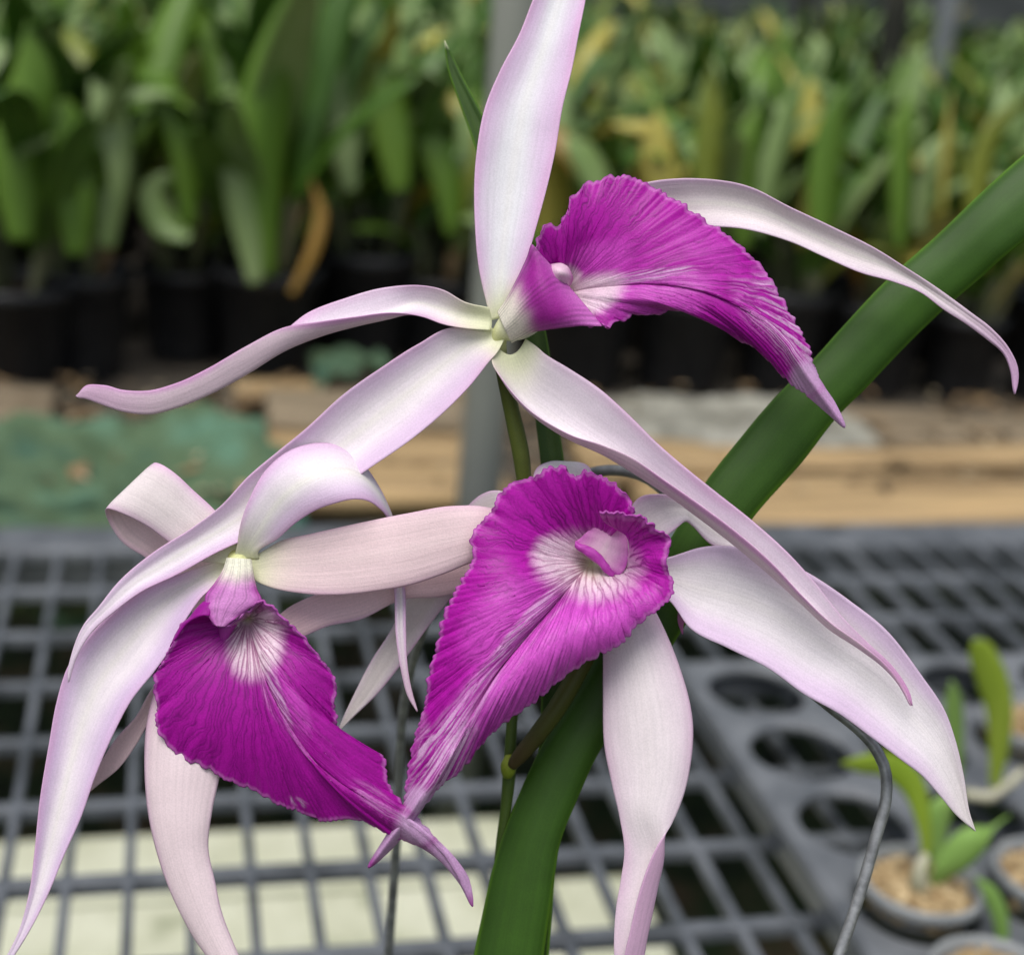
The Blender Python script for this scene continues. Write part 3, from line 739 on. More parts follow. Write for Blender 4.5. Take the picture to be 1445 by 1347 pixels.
petal('sepal', fl_mid, rows(
    (845, 835, 62, 868, 836, 56, 890, 828, 62), (850, 880, 52, 886, 880, 40, 918, 852, 48), (851, 920, 44, 895, 918, 28, 930, 872, 40), (851, 979, 34, 905, 965, 18, 958, 938, 30),
    (853, 1053, 26, 915, 1040, 10, 978, 1030, 22), (864, 1108, 20, 918, 1098, 6, 968, 1110, 14), (875, 1156, 16, 915, 1150, 4, 948, 1162, 4),
    (881, 1201, 12, 930, 1210, 10, 928, 1192, -8), (876, 1241, 10, 924, 1252, 10, 913, 1225, -12), (870, 1276, 8, 917, 1290, 8, 899, 1270, -14), (867, 1311, 6, 911, 1320, 8, 890, 1310, -14), (867, 1350, 4, 906, 1352, 8, 881, 1350, -14),
    (876, 1400, 4, 896, 1400, 6, 882, 1402, -6), (886, 1450, 4, 890, 1450, 4, 888, 1451, 4)),
    seed=32, lil=0.35, ew=0.11, rib=0.05, base=0.02, cf=(0.88, 0.80, 0.83), cm=(0.80, 0.62, 0.76), ce=(0.70, 0.46, 0.64), cback=(0.68, 0.44, 0.62), cbedge=(0.62, 0.36, 0.58), nu=45)
petal('petal', fl_mid, rows(
    (800, 760, 70, 790, 790, 70, 0), (745, 715, 62, 745, 775, 62, 4), (706, 692, 66, 712, 765, 64, 4), (680, 697, 84, 690, 770, 78, 4), (655, 720, 98, 678, 782, 92, 2), (630, 760, 100, 664, 797, 98, 0),
    (600, 800, 98, 652, 818, 98, 0), (580, 832, 96, 640, 838, 96, 0), (552, 888, 94, 610, 876, 94, 2), (525, 930, 94, 575, 925, 94, 2), (500, 978, 94, 531, 980, 94, 1), (484, 1012, 94, 498, 1012, 94, 0), (477, 1030, 94, 479, 1031, 94, 0)),
    seed=33, lil=0.3, ew=0.08, rib=0.0, base=0.02, cf=(0.78, 0.72, 0.70), cback=(0.78, 0.72, 0.68), cbedge=(0.72, 0.56, 0.64))
petal('sepal', fl_mid, rows(
    (800, 770, 72, 850, 768, 72, 4), (768, 710, 64, 842, 700, 64, 4), (752, 678, 66, 838, 676, 66, 2), (758, 660, 76, 832, 660, 76, 0), (775, 652, 92, 822, 654, 92, 0), (786, 656, 110, 815, 660, 110, 0), (790, 690, 126, 812, 692, 126, 0), (795, 740, 130, 810, 742, 130, 0), (802, 800, 130, 804, 800, 130, 0)),
    seed=34, lil=0.3, ew=0.12, rib=0.0, base=0.02, cf=(0.78, 0.74, 0.75), ruffle=0.6)
petal('petal', fl_mid, rows(
    (872, 775, 64, 878, 800, 64, 2), (897, 706, 46, 915, 788, 46, 6), (922, 697, 38, 940, 757, 40, 8), (945, 699, 38, 956, 744, 38, 6), (964, 708, 46, 967, 736, 44, 2), (980, 720, 58, 976, 741, 54, 0), (1015, 730, 66, 1002, 767, 64, 2),
    (1055, 750, 70, 1040, 782, 70, 2), (1085, 800, 74, 1055, 815, 74, 0), (1060, 850, 74, 1030, 845, 74, 0), (1010, 868, 72, 1000, 850, 72, 0), (972, 868, 68, 962, 850, 68, 0), (965, 880, 66, 956, 872, 66, 0), (964, 894, 66, 962, 894, 66, 0)),
    seed=35, lil=0.2, ew=0.12, rib=0.0, base=0.02, cf=(0.78, 0.73, 0.74), cback=(0.76, 0.68, 0.62), cbedge=(0.72, 0.56, 0.60), tip=(0.55, 0.16, 0.42), ruffle=0.6)

make_lip(fl_mid, [
    (846, 724, -30, 2), (862, 722, -34, -4), (882, 725, -36, -6), (902, 728, -36, -6), (919, 738, -34, -6), (925, 747, -32, -6), (938, 751, -30, -8), (947, 766, -28, -10), (941, 786, -28, -10), (943, 805, -26, -10),
    (951, 824, -24, -10), (946, 843, -26, -12), (925, 862, -30, -18), (903, 878, -34, -24), (890, 891, -36, -30), (877, 907, -38, -34), (852, 920, -42, -42), (811, 943, -44, -50), (782, 965, -44, -56), (763, 981, -44, -60),
    (738, 1000, -42, -64), (705, 1023, -40, -66), (680, 1047, -38, -66), (661, 1072, -36, -66), (639, 1095, -34, -66), (622, 1106, -32, -66), (612, 1116, -30, -66), (602, 1131, -28, -66), (587, 1151, -24, -66), (562, 1186, -16, -64),
    (520, 1223, -8, -62), (545, 1180, -14, -62), (569, 1140, -22, -62), (573, 1110, -22, -62), (578, 1078, -24, -62), (586, 1040, -26, -62), (600, 995, -28, -60), (606, 950, -28, -56), (617, 910, -28, -50), (626, 870, -26, -42),
    (640, 840, -24, -32), (653, 817, -22, -24), (664, 798, -20, -16), (668, 785, -18, -10), (664, 760, -16, -4), (680, 735, -12, 2), (693, 722, -10, 6), (702, 700, -8, 10), (718, 684, -6, 14), (733, 677, -4, 16),
    (755, 672, -2, 18), (762, 666, -2, 18), (776, 659, 0, 20), (791, 657, 0, 20), (807, 668, -2, 20), (814, 673, -2, 20), (820, 665, -2, 20), (839, 668, -4, 20), (858, 676, -6, 18), (874, 688, -8, 18), (890, 706, -10, 18), (896, 722, -10, 20)],
    [(0.0, 868, 744, 10), (0.04, 884, 756, 8), (0.09, 888, 780, 22), (0.14, 878, 802, 50), (0.2, 848, 796, 78), (0.5, 838, 796, 80), (0.85, 836, 792, 80), (1.0, 846, 770, 72)],
    [(842, 796), (785, 858), (715, 935), (655, 1030), (605, 1110), (565, 1165), (520, 1223)], dict(seed=23, step=20.0, pleat=0.8,
    streak=[([(795, 838), (760, 868), (720, 920), (670, 985), (630, 1050)], 4, 0.7), ([(780, 832), (750, 855), (715, 900), (675, 950)], 3, 0.6), ([(800, 850), (768, 885), (735, 935), (690, 1000)], 2.5, 0.6), ([(670, 1030), (630, 1080), (600, 1120)], 7, 0.7), ([(640, 1040), (606, 1085), (590, 1110)], 5, 0.7), ([(600, 1010), (588, 1060), (582, 1110)], 5, 0.75)],
    white=[(830, 800, 78, 56, 8, 0.97), (790, 785, 44, 36, 0, 0.9)], throatvein=1.0, swirl=0.03, ysig=13,
    light=[(760, 930, 150, 55, 128, 0.95), (720, 880, 90, 60, 140, 0.55), (850, 890, 70, 40, -20, 0.95), (890, 860, 50, 30, -40, 0.6), (690, 980, 130, 40, 122, 0.7)],
    pale=[(745, 880, 85, 13, 132, 0.75), (620, 1080, 110, 36, 118, 0.85), (660, 1000, 90, 22, 122, 0.5), (594, 1080, 60, 12, 100, 0.9)], tipfull=[(560, 1185, 58), (590, 1128, 26)],
    frillmask=[(550, 1190, 80)]), frill=2.1, ruf=5.5, ns=1000, nr=170)
petal('column', fl_mid, rows(
    (850, 735, 40, 884, 752, 30, 2), (836, 744, 36, 886, 768, 28, 5), (821, 757, 33, 886, 790, 28, 8), (812, 767, 32, 879, 807, 30, 7), (816, 772, 31, 874, 811, 31, 5), (823, 780, 31, 866, 813, 33, 2)),
    cf=(0.74, 0.46, 0.64), cm=(0.58, 0.20, 0.50), ce=(0.48, 0.05, 0.42), base=0.3, basec=(0.66, 0.22, 0.54), tip=(0.42, 0.03, 0.38), lil=0.9, seed=36, nv=60, rib=0.3, ew=0.10, ruffle=0.8)

petal('anther_cap', fl_mid, rows(
    (812, 762, 30, 811, 771, 30, -3), (822, 768, 27, 818, 778, 28, -4), (835, 772, 25, 829, 785, 27, -4), (848, 782, 24, 842, 794, 27, -4), (858, 796, 25, 854, 809, 28, -4), (868, 808, 28, 864, 815, 30, -2)),
    cf=(0.50, 0.06, 0.44), cm=(0.42, 0.02, 0.38), ce=(0.60, 0.22, 0.54), base=0.01, basec=(0.5, 0.1, 0.44), rib=0, seed=37, nv=70, nu=15, ruffle=2.6, thick=2.5)

# ---- leaves and stems of the foreground plant
GR, GRE = (0.035, 0.094, 0.007), (0.13, 0.28, 0.015)  # edge green paints in the light caught by the leaf rim
def strap(st, seed, cf=GR, ce=GRE, thick=11, **k):
    return petal('leaf', orchid, st, mat=M_green, cf=cf, cm=(0.023, 0.066, 0.005), ce=ce, cback=(0.035, 0.09, 0.010), cbedge=GRE, base=0.001, rib=0.0, lil=0.5, ew=0.05, thick=thick, seed=seed, ruffle=0.6, **k)
wl = strap(rows(
    (1560, 145, 60, 1560, 250, 50, -11), (1445, 219, 75, 1445, 340, 62, -11), (1395, 263, 80, 1412, 366, 68, -11), (1326, 329, 90, 1388, 388, 78, -11), (1249, 398, 98, 1332, 436, 88, -11), (1187, 464, 104, 1274, 492, 94, -11),
    (1149, 506, 108, 1222, 547, 98, -11), (1090, 565, 112, 1180, 589, 102, -11), (1042, 622, 116, 1132, 651, 106, -11), (997, 679, 120, 1063, 729, 110, -11), (940, 770, 124, 1006, 820, 116, -11), (880, 860, 126, 955, 900, 118, -11),
    (820, 960, 126, 905, 980, 116, -11), (762, 1058, 126, 851, 1050, 112, -11), (728, 1132, 124, 816, 1123, 108, -11), (706, 1190, 122, 790, 1190, 104, -11), (693, 1235, 120, 784, 1225, 102, -11), (680, 1295, 118, 778, 1270, 100, -11), (669, 1347, 116, 767, 1347, 98, -11),
    (658, 1450, 112, 755, 1450, 96, -11), (655, 1600, 100, 745, 1600, 90, -11), (670, 1800, 90, 735, 1800, 84, 14), (690, 2050, 84, 720, 2050, 80, 6)), 41, nv=220)
strap(rows(
    (627, 58, 150, 628, 58, 150, 0), (633, 100, 150, 648, 100, 150, 4), (648, 144, 152, 665, 132, 152, 5), (668, 200, 154, 690, 180, 154, 6), (700, 320, 156, 732, 310, 156, 8), (740, 465, 158, 772, 480, 158, 8), (756, 590, 160, 789, 605, 160, 8), (764, 660, 160, 796, 655, 160, 8),
    (768, 800, 160, 800, 800, 160, 8), (764, 1000, 158, 796, 1000, 158, 8), (750, 1200, 152, 785, 1200, 152, 8), (735, 1400, 145, 770, 1400, 145, 8), (705, 2050, 110, 720, 2050, 110, 4)), 42, cf=(0.05, 0.10, 0.02), thick=8)
stalk('stem', orchid, [(742, 690, 78), (748, 760, 120), (742, 860, 132), (728, 960, 132), (721, 1040, 132), (719, 1085, 132), (714, 1140, 134), (708, 1190, 136), (702, 1300, 138), (698, 1500, 125), (705, 2040, 92)],
      [11, 10, 9, 8.5, 8.5, 10, 8.5, 9, 10, 11, 12], (0.075, 0.12, 0.018), (0.045, 0.10, 0.014))
stalk('stem_node', orchid, [(719, 1066, 122), (719, 1074, 118), (718, 1080, 116), (717, 1087, 118), (716, 1095, 122)], [7, 11, 12, 11, 7], (0.30, 0.36, 0.03), (0.24, 0.32, 0.03), n=20)
# pot
M_blackpot = noisy('black_plastic', (0.010, 0.011, 0.013), (0.022, 0.023, 0.025), 60, 0.45, bump=0.1, bdist=0.0006, rvar=0.1)
M_mix = noisy('bark_mix', (0.03, 0.018, 0.010), (0.16, 0.10, 0.05), 160, 0.9, bump=1.0, bdist=0.006)
POTP = [(0.001, 0.004), (0.036, 0.0), (0.040, 0.004), (0.050, 0.078), (0.0545, 0.080), (0.0555, 0.094), (0.0525, 0.095), (0.0505, 0.082), (0.049, 0.070)]
MB().lathe(POTP, PB).build('pot', M_blackpot, orchid)
MB().lathe([(0.0495, 0.074), (0.03, 0.080), (0.001, 0.083)], PB, n=32).build('growing_medium', M_mix, orchid)

# ------------------------------------------------------------------ wire support
M_wire = noisy('galvanised_wire', (0.16, 0.165, 0.17), (0.34, 0.35, 0.355), 260, 0.36, metallic=0.45, bump=0.15, bdist=0.0003)
wp = [(520, 1800, 760), (535, 1500, 740), (548, 1347, 700), (560, 1180, 620), (576, 960, 480), (600, 880, 420), (680, 760, 320), (760, 694, 270), (820, 670, 240), (866, 663, 220), (905, 671, 200), (950, 704, 180), (1020, 800, 150), (1090, 905, 120),
      (1140, 970, 100), (1180, 1004, 92), (1206, 1024, 86), (1234, 1054, 80), (1249, 1085, 76), (1251, 1120, 74), (1235, 1185, 70), (1212, 1265, 62), (1184, 1347, 54), (1130, 1500, 40), (1060, 1700, 20)]
S = spline(np.array(wp, float), 160)
V, Fc = tube_mesh(px(S[:, 0], S[:, 1], S[:, 2]), 8.4 * Q, 14)
wire = mesh_obj('wire_support', V, Fc, M_wire, None)
tag(wire, 'bent grey metal wire hoop standing behind the orchid blooms', 'wire')

# ================================================================== SETTING
# ground
M_ground = noisy('damp_soil', (0.010, 0.013, 0.006), (0.12, 0.085, 0.045), 9.0, 0.95, bump=0.8, bdist=0.02, c3=(0.03, 0.06, 0.015))
MB().add([(-40, -20, 0), (40, -20, 0), (40, 60, 0), (-40, 60, 0)], [(0, 1, 2, 3)]).build('ground', M_ground, None, False)['kind'] = 'structure'
M_slab = noisy('pale_concrete', (0.22, 0.26, 0.13), (0.80, 0.82, 0.64), 11.0, 0.85, bump=0.3, bdist=0.004, c3=(0.68, 0.70, 0.52), contrast=(0.30, 0.60))
PZ = BENCH_Z - 0.22
xl_, xr_ = on_z(-260, 1250, PZ)[0], on_z(905, 1250, PZ)[0]
yf_, yn_ = on_z(300, 1168, PZ)[1], on_z(300, 1460, PZ)[1]
shelf = empty('low_shelf', ((xl_ + xr_) / 2, (yf_ + yn_) / 2, 0), 'low shelf of pale stained boards seen through the bench grating', 'shelf')
ym_ = (yf_ + yn_) / 2 + .03
MB().box(xl_, xr_, yn_, ym_ - .004, PZ - .018, PZ, .002).build('shelf_board', M_slab, shelf, False)
MB().box(xl_ + .07, xr_ - .08, ym_ + .004, yf_, PZ - .018, PZ - .002, .002).build('shelf_board', M_slab, shelf, False)
for xx in (xl_ + .05, xr_ - .12):
    for y_ in (yn_ + .03, yf_ - .03):
        MB().box(xx - .02, xx + .02, y_ - .02, y_ + .02, 0, PZ - .0205, .002).build('leg', M_slab, shelf, False)

# ---- moulded bench top in front
M_bench = noisy('grey_plastic', (0.042, 0.048, 0.054), (0.135, 0.147, 0.162), 22, 0.5, bump=0.12, bdist=0.0006, c3=(0.092, 0.102, 0.115), rvar=0.12, spec=0.4)
bench = empty('grating_bench', (0.0, 0.6, 0.0), 'grey moulded plastic grating bench below the orchid blooms', 'bench')
SX, SY = 0.0300, 0.0682
c0 = on_z(88, 1300, BENCH_Z); c1 = on_z(30, 1243, BENCH_Z)
X0 = c0[0] - SX * 24; Y0 = c1[1] - SY * 2
NX, NY = 66, 8
Y1 = Y0 + NY * SY


def grate(nx, ny, x0, y0, sx, sy, hw, hh, z, depth, rad=0.004, kseg=4):
    """one moulded sheet with rounded rectangular holes; ribs keep their depth below the top"""
    V = []; Fc = []
    hx, hy = sx / 2 - hw / 2, sy / 2 - hh / 2
    def rrect(hx, hy, r):
        out = []
        for (cx, cy, a0) in ((hx - r, hy - r, 0), (-hx + r, hy - r, 90), (-hx + r, -hy + r, 180), (hx - r, -hy + r, 270)):
            for k in range(kseg + 1):
                a = radians(a0 + 90 * k / kseg); out.append((cx + r * cos(a), cy + r * sin(a)))
        return out
    inner_top = rrect(hx + 0.0009, hy + 0.0009, rad)
    inner_mid = rrect(hx, hy, rad)
    inner_bot = rrect(hx + 0.0007, hy + 0.0007, rad)
    m = len(inner_top)
    outer = []
    for (x, y) in inner_top:
        sc = max(abs(x) / (sx / 2), abs(y) / (sy / 2)); outer.append((x / sc, y / sc))
    # make sure the cell corners are used
    for q in range(4):
        k = q * (kseg + 1) + kseg // 2
        outer[k] = (sx / 2 * (1 if q in (0, 3) else -1), sy / 2 * (1 if q in (0, 1) else -1))
    for i in range(nx):
        for j in range(ny):
            cx, cy = x0 + (i + 0.5) * sx, y0 + (j + 0.5) * sy
            n0 = len(V)
            for ring, zz in ((outer, z), (inner_top, z), (inner_mid, z - 0.0012), (inner_bot, z - depth)):
                V += [(cx + a, cy + b_, zz) for a, b_ in ring]
            for r_i in range(3):
                for k in range(m):
                    a, c = n0 + r_i * m + k, n0 + r_i * m + (k + 1) % m
                    Fc.append((a, c, c + m, a + m))
    return V, np.array(Fc)


V, Fc = grate(NX, NY, X0, Y0, SX, SY, 0.0052, 0.0080, BENCH_Z, 0.0085, rad=0.0025)
mesh_obj('bench_top', V, Fc, M_bench, bench, False)
b = MB()
xa, xb = X0, X0 + NX * SX
YE = Y1 + 0.042
b.box(xa - 0.006, xb + 0.006, Y1, YE, BENCH_Z - 0.035, BENCH_Z + 0.001, 0.002)
b.box(xa - 0.006, xb + 0.006, Y0 - 0.012, Y0, BENCH_Z - 0.035, BENCH_Z + 0.001, 0.002)
b.build('bench_rim', M_bench, bench, False)
for yy in (Y0 + 0.02, Y1 - 0.06):
    for xx in (-0.85, 0.95):
        MB().box(xx - 0.02, xx + 0.02, yy, yy + 0.04, 0.0, BENCH_Z - 0.009, 0.003).build('leg', M_bench, bench, False)

# ---- stand for the flowering plant, added unseen so the shortened bench lets light below
M_stand = noisy('stand_wood', (0.10, 0.08, 0.05), (0.20, 0.16, 0.10), 12, 0.8, stretch=(0.3, 3, 1))
stand = empty('added_stand', (PB[0], PB[1], 0), 'small added wooden stand carrying the flowering orchid, out of view', 'stand')
MB().box(PB[0] - .11, PB[0] + .11, PB[1] - .09, PB[1] + .09, PB[2] - .022, PB[2] - .001, .002).build('stand_top', M_stand, stand, False)
for sx in (-1, 1):
    for sy in (-1, 1):
        MB().box(PB[0] + sx * .09 - .011, PB[0] + sx * .09 + .011, PB[1] + sy * .07 - .011, PB[1] + sy * .07 + .011, 0, PB[2] - .0225, .002).build('leg', M_stand, stand, False)

# ---- plug tray with round holes
M_tray = noisy('tray_plastic', (0.085, 0.094, 0.104), (0.155, 0.166, 0.178), 30, 0.42, bump=0.1, bdist=0.0005, rvar=0.12)
TZ = BENCH_Z + 0.027
h = [on_z(*p, TZ) for p in ((1070, 972), (1128, 1057), (1202, 1156), (1296, 1276))]
TP = (h[0][1] - h[3][1]) / 3
TX0 = np.mean([q[0] for q in h]); TY0 = h[0][1]
tray = empty('plug_tray', (TX0 + TP, TY0 - 2 * TP, BENCH_Z), 'grey plastic plug tray with rows of round holes, lying on the bench', 'tray')
HR = TP * 0.41
NTX, NTY = 4, 6


def tray_mesh():
    V = []; Fc = []; m = 40
    ang = np.linspace(0, 2 * pi, m, endpoint=False) + pi / 4
    sq = []
    for a in ang:
        c, s = cos(a), sin(a); k = TP / 2 / max(abs(c), abs(s)); sq.append((c * k, s * k))
    prof = [(HR + 0.0030, 0.0), (HR + 0.0014, -0.0007), (HR, -0.0025), (HR + 0.0002, -0.0055)]
    for i in range(NTX):
        for j in range(NTY):
            cx, cy = TX0 + i * TP, TY0 - j * TP
            n0 = len(V)
            V += [(cx + x, cy + y, TZ) for x, y in sq]
            for r, dz in prof: V += [(cx + r * cos(a), cy + r * sin(a), TZ + dz) for a in ang]
            for q in range(len(prof)):
                for k in range(m):
                    a, c = n0 + q * m + k, n0 + q * m + (k + 1) % m
                    Fc.append((a, c, c + m, a + m))
    return V, Fc
V, Fc = tray_mesh()
tb = MB().add(V, Fc)
xl, xr = TX0 - TP / 2, TX0 + (NTX - 0.5) * TP
yb_, yt = TY0 + 0.5 * TP - NTY * TP, TY0 + 0.5 * TP
e = 0.003
def skirt(mb, x0, x1, y0, y1):
    R0 = [(x0, y0, TZ), (x1, y0, TZ), (x1, y1, TZ), (x0, y1, TZ)]
    R1 = [(x0 - e, y0 - e, TZ - 0.0005), (x1 + e, y0 - e, TZ - 0.0005), (x1 + e, y1 + e, TZ - 0.0005), (x0 - e, y1 + e, TZ - 0.0005)]
    R2 = [(x, y, TZ - 0.004) for x, y, _ in [(x0 - e - .002, y0 - e - .002, 0), (x1 + e + .002, y0 - e - .002, 0), (x1 + e + .002, y1 + e + .002, 0), (x0 - e - .002, y1 + e + .002, 0)]]
    R3 = [(x0 - e + .003, y0 - e + .003, BENCH_Z + .001), (x1 + e - .003, y0 - e + .003, BENCH_Z + .001), (x1 + e - .003, y1 + e - .003, BENCH_Z + .001), (x0 - e + .003, y1 + e - .003, BENCH_Z + .001)]
    V = R0 + R1 + R2 + R3; Fc = []
    for k in range(3):
        for j in range(4):
            a, c = k * 4 + j, k * 4 + (j + 1) % 4; Fc.append((a, a + 4, c + 4, c))
    mb.add(V, Fc)
skirt(tb, xl, xr, yb_, yt)
o = tb.build('tray_deck', M_tray, tray, False)

# ---- seedlings in the tray
def leaf_material(name, c1, c2, rough=0.38, trans=0.22):
    return noisy(name, c1, c2, 14, rough, 3, bump=0.12, bdist=0.001, stretch=(1, 1, 0.3), spec=0.45, trans=trans, contrast=(0.3, 0.7), rvar=0.08)
M_lime = leaf_material('lime_leaf', (0.28, 0.42, 0.03), (0.46, 0.56, 0.08), 0.45, 0.3)
M_fresh = leaf_material('fresh_leaf', (0.20, 0.38, 0.07), (0.34, 0.52, 0.15), 0.45, 0.25)
M_cup = noisy('cloudy_plastic_cup', (0.30, 0.32, 0.33), (0.42, 0.44, 0.44), 40, 0.25, bump=0.1, bdist=0.0004, trans=0.35)
M_chips = noisy('tan_bark_chips', (0.16, 0.09, 0.035), (0.66, 0.52, 0.30), 110, 0.85, bump=1.0, bdist=0.004, c3=(0.48, 0.34, 0.17))
M_root = noisy('pale_stem', (0.30, 0.30, 0.20), (0.50, 0.48, 0.36), 60, 0.6)


def ribbon(name, parent, pts, widths, mat, fold=0.25, nv=36, nu=7, wdir=(1, 0, 0), thick=0.0007, world_coords=True):
    bpy.context.view_layer.update()
    pr = np.concatenate([np.asarray(pts, float), np.asarray(widths, float)[:, None]], 1)
    S = spline(pr, nv); C, w = S[:, :3], np.maximum(S[:, 3], 1e-4)
    T = np.gradient(C, axis=0); T /= np.linalg.norm(T, axis=1)[:, None] + 1e-9
    wd = np.broadcast_to(np.asarray(wdir, float), T.shape)
    side = wd - T * np.sum(wd * T, 1)[:, None]; side /= np.linalg.norm(side, axis=1)[:, None] + 1e-9
    nn = np.cross(T, side)
    u = np.linspace(-1, 1, nu)
    P = C[:, None] + side[:, None] * (w[:, None] * u / 2)[..., None] + nn[:, None] * (w[:, None] * fold * np.abs(u)**1.5)[..., None]
    V, Fc, _ = grid_shell(P, np.full((nv, nu), thick), 1)
    return mesh_obj(name, V, Fc, mat, parent, world_coords=world_coords)


def chips_blob(c, r, n, seed, size=0.006):
    rr_ = np.random.default_rng(seed); mb = MB()
    for k in range(n):
        a, q = rr_.uniform(0, 2 * pi), r * math.sqrt(rr_.uniform(0, 1))
        p = np.array([c[0] + q * cos(a), c[1] + q * sin(a), c[2] + 0.005 * (1 - (q / r)**2) + rr_.uniform(-.002, .003)])
        s = size * rr_.uniform(0.5, 1.2, 3)
        th = rr_.uniform(0, pi); ph = rr_.uniform(-.6, .6)
        M = rz(th) @ rx(ph)
        cor = np.array([(x, y, z) for z in (-.5, .5) for x, y in ((-.5, -.5), (.5, -.5), (.5, .5), (-.5, .5))]) * s * (1 + rr_.uniform(-.25, .25, (8, 1)))
        mb.add(p + cor @ M.T, [(3, 2, 1, 0), (4, 5, 6, 7), (0, 1, 5, 4), (1, 2, 6, 5), (2, 3, 7, 6), (3, 0, 4, 7)])
    mb.lathe([(r, -0.004), (r * 0.5, 0.0), (0.0005, 0.001)], c, 24)
    return mb


def seedling_pot(cx, cy, label, seed, name='seedling_pot'):
    root = empty(name, (cx, cy, BENCH_Z + 0.001), label, 'seedling pot', 'seedling pots in the tray')
    r = HR - 0.003
    zt = TZ - BENCH_Z + 0.014
    prof = [(0.001, 0), (r * 0.62, 0), (r * 0.72, 0.004), (r * 0.97, zt - 0.006), (r * 1.10, zt - 0.006), (r * 1.13, zt - 0.004), (r * 1.13, zt), (r * 1.06, zt + 0.001), (r * 1.0, zt - 0.001), (r * 0.95, zt - 0.012)]
    MB().lathe(prof, (cx, cy, BENCH_Z + 0.001), 40).build('cup', M_cup, root)
    chips_blob(np.array([cx, cy, BENCH_Z + zt - 0.008]), r * 0.93, 420, seed, 0.0046).build('bark_chips', M_chips, root, False)
    return root


p4 = (TX0, TY0 - 3 * TP); p5 = (TX0 + TP, TY0 - 3 * TP)
s1 = seedling_pot(*p4, 'cloudy cup of tan bark with a broad leaved green seedling, beside the bent wire leg', 1)
s2 = seedling_pot(*p5, 'cloudy cup of coarse bark at the right edge of the tray', 2)
s3 = seedling_pot(TX0, TY0 - 4 * TP, 'cup nearest the camera in the tray, only its rim showing', 3)
s4 = seedling_pot(TX0 + 2 * TP, TY0 - TP, 'cup holding the tall lime green leaf behind the tray corner', 4)
yA = p4[1]
ribbon('leaf', s1, [at_y(1308, 1235, yA), at_y(1306, 1165, yA + .004), at_y(1288, 1105, yA + .008), at_y(1255, 1080, yA + .008), at_y(1218, 1078, yA + .004), at_y(1188, 1076, yA)], [.004, .008, .013, .012, .009, .001], M_lime, fold=0.10, wdir=(0.75, 0.3, 0.6))
ribbon('leaf', s1, [at_y(1318, 1250, yA - .004), at_y(1338, 1225, yA - .008), at_y(1362, 1195, yA - .010), at_y(1392, 1170, yA - .012), at_y(1424, 1150, yA - .012)], [.006, .013, .015, .010, .001], M_fresh, fold=0.10, wdir=(0.6, -.3, 0.7))
ribbon('leaf', s1, [at_y(1322, 1215, yA + .012), at_y(1320, 1180, yA + .014), at_y(1330, 1145, yA + .016), at_y(1352, 1120, yA + .018)], [.008, .015, .014, .002], M_fresh, fold=0.15)
MB().tube([at_y(1303, 1260, yA - .003), at_y(1296, 1245, yA - .006), at_y(1299, 1220, yA - .003), at_y(1306, 1205, yA)], [.004, .0045, .003, .002]).build('stem', M_root, s1)
yB = p5[1]
ribbon('leaf', s3, [at_y(1418, 1330, yA - .03), at_y(1412, 1290, yA - .028), at_y(1398, 1260, yA - .026), at_y(1378, 1238, yA - .024)], [.006, .008, .007, .001], M_fresh, fold=0.2)
yC = TY0 - TP
ribbon('leaf', s4, [at_y(1404, 1110, yC - .06), at_y(1412, 1050, yC - .06), at_y(1412, 1000, yC - .06), at_y(1398, 950, yC - .06), at_y(1382, 915, yC - .06), at_y(1374, 903, yC - .06)], [.006, .013, .016, .017, .012, .002], M_lime, fold=0.10)
ribbon('leaf', s4, [at_y(1352, 1100, yC - .05), at_y(1350, 1040, yC - .05), at_y(1347, 990, yC - .05), at_y(1343, 960, yC - .05)], [.005, .010, .010, .001], M_fresh, fold=0.2)
MB().tube([at_y(1360, 1120, yC - .06), at_y(1395, 1125, yC - .06), at_y(1425, 1105, yC - .06), at_y(1446, 1085, yC - .06)], [.003, .0035, .003, .002]).build('root', M_root, s4)

# ---- pale pipe between the benches
M_pipe = noisy('pale_pvc', (0.30, 0.31, 0.27), (0.42, 0.43, 0.38), 5, 0.45, bump=0.1, bdist=0.001, stretch=(1, 1, 0.3))
pp = at_y(683, 600, YE + 0.03)
MB().lathe([(0.001, 0.0), (0.0185, 0.0), (0.0185, 2.3), (0.001, 2.3)], (pp[0], pp[1], 0.0), 32).build('pipe_post', M_pipe, None).__setitem__('label', 'pale grey upright pipe behind the top bloom')
bpy.data.objects['pipe_post']['category'] = 'post'

# ---- back bench of planks
M_plank = noisy('weathered_plank', (0.045, 0.038, 0.028), (0.12, 0.10, 0.075), 12, 0.85, bump=0.6, bdist=0.003, stretch=(0.25, 3, 1))
M_tan = noisy('tan_board', (0.14, 0.085, 0.035), (0.47, 0.32, 0.15), 13, 0.75, bump=0.4, bdist=0.003, stretch=(0.25, 3.5, 3.5), c3=(0.37, 0.26, 0.13))
M_greyb = noisy('grey_board', (0.10, 0.075, 0.045), (0.27, 0.215, 0.14), 12, 0.85, bump=0.4, bdist=0.003, stretch=(0.25, 3, 3))
BZ = BENCH_Z - 0.03
bb = empty('plank_bench', (0, 1.9, 0), 'dark weathered plank bench carrying rows of black pots', 'bench')
yy = YE + 0.075
b = None
while yy < 3.0:
    MB().box(-1.6, 2.2, yy, yy + 0.088, BZ - 0.025, BZ, 0.003).build('plank', M_plank, bb, False)
    yy += 0.10
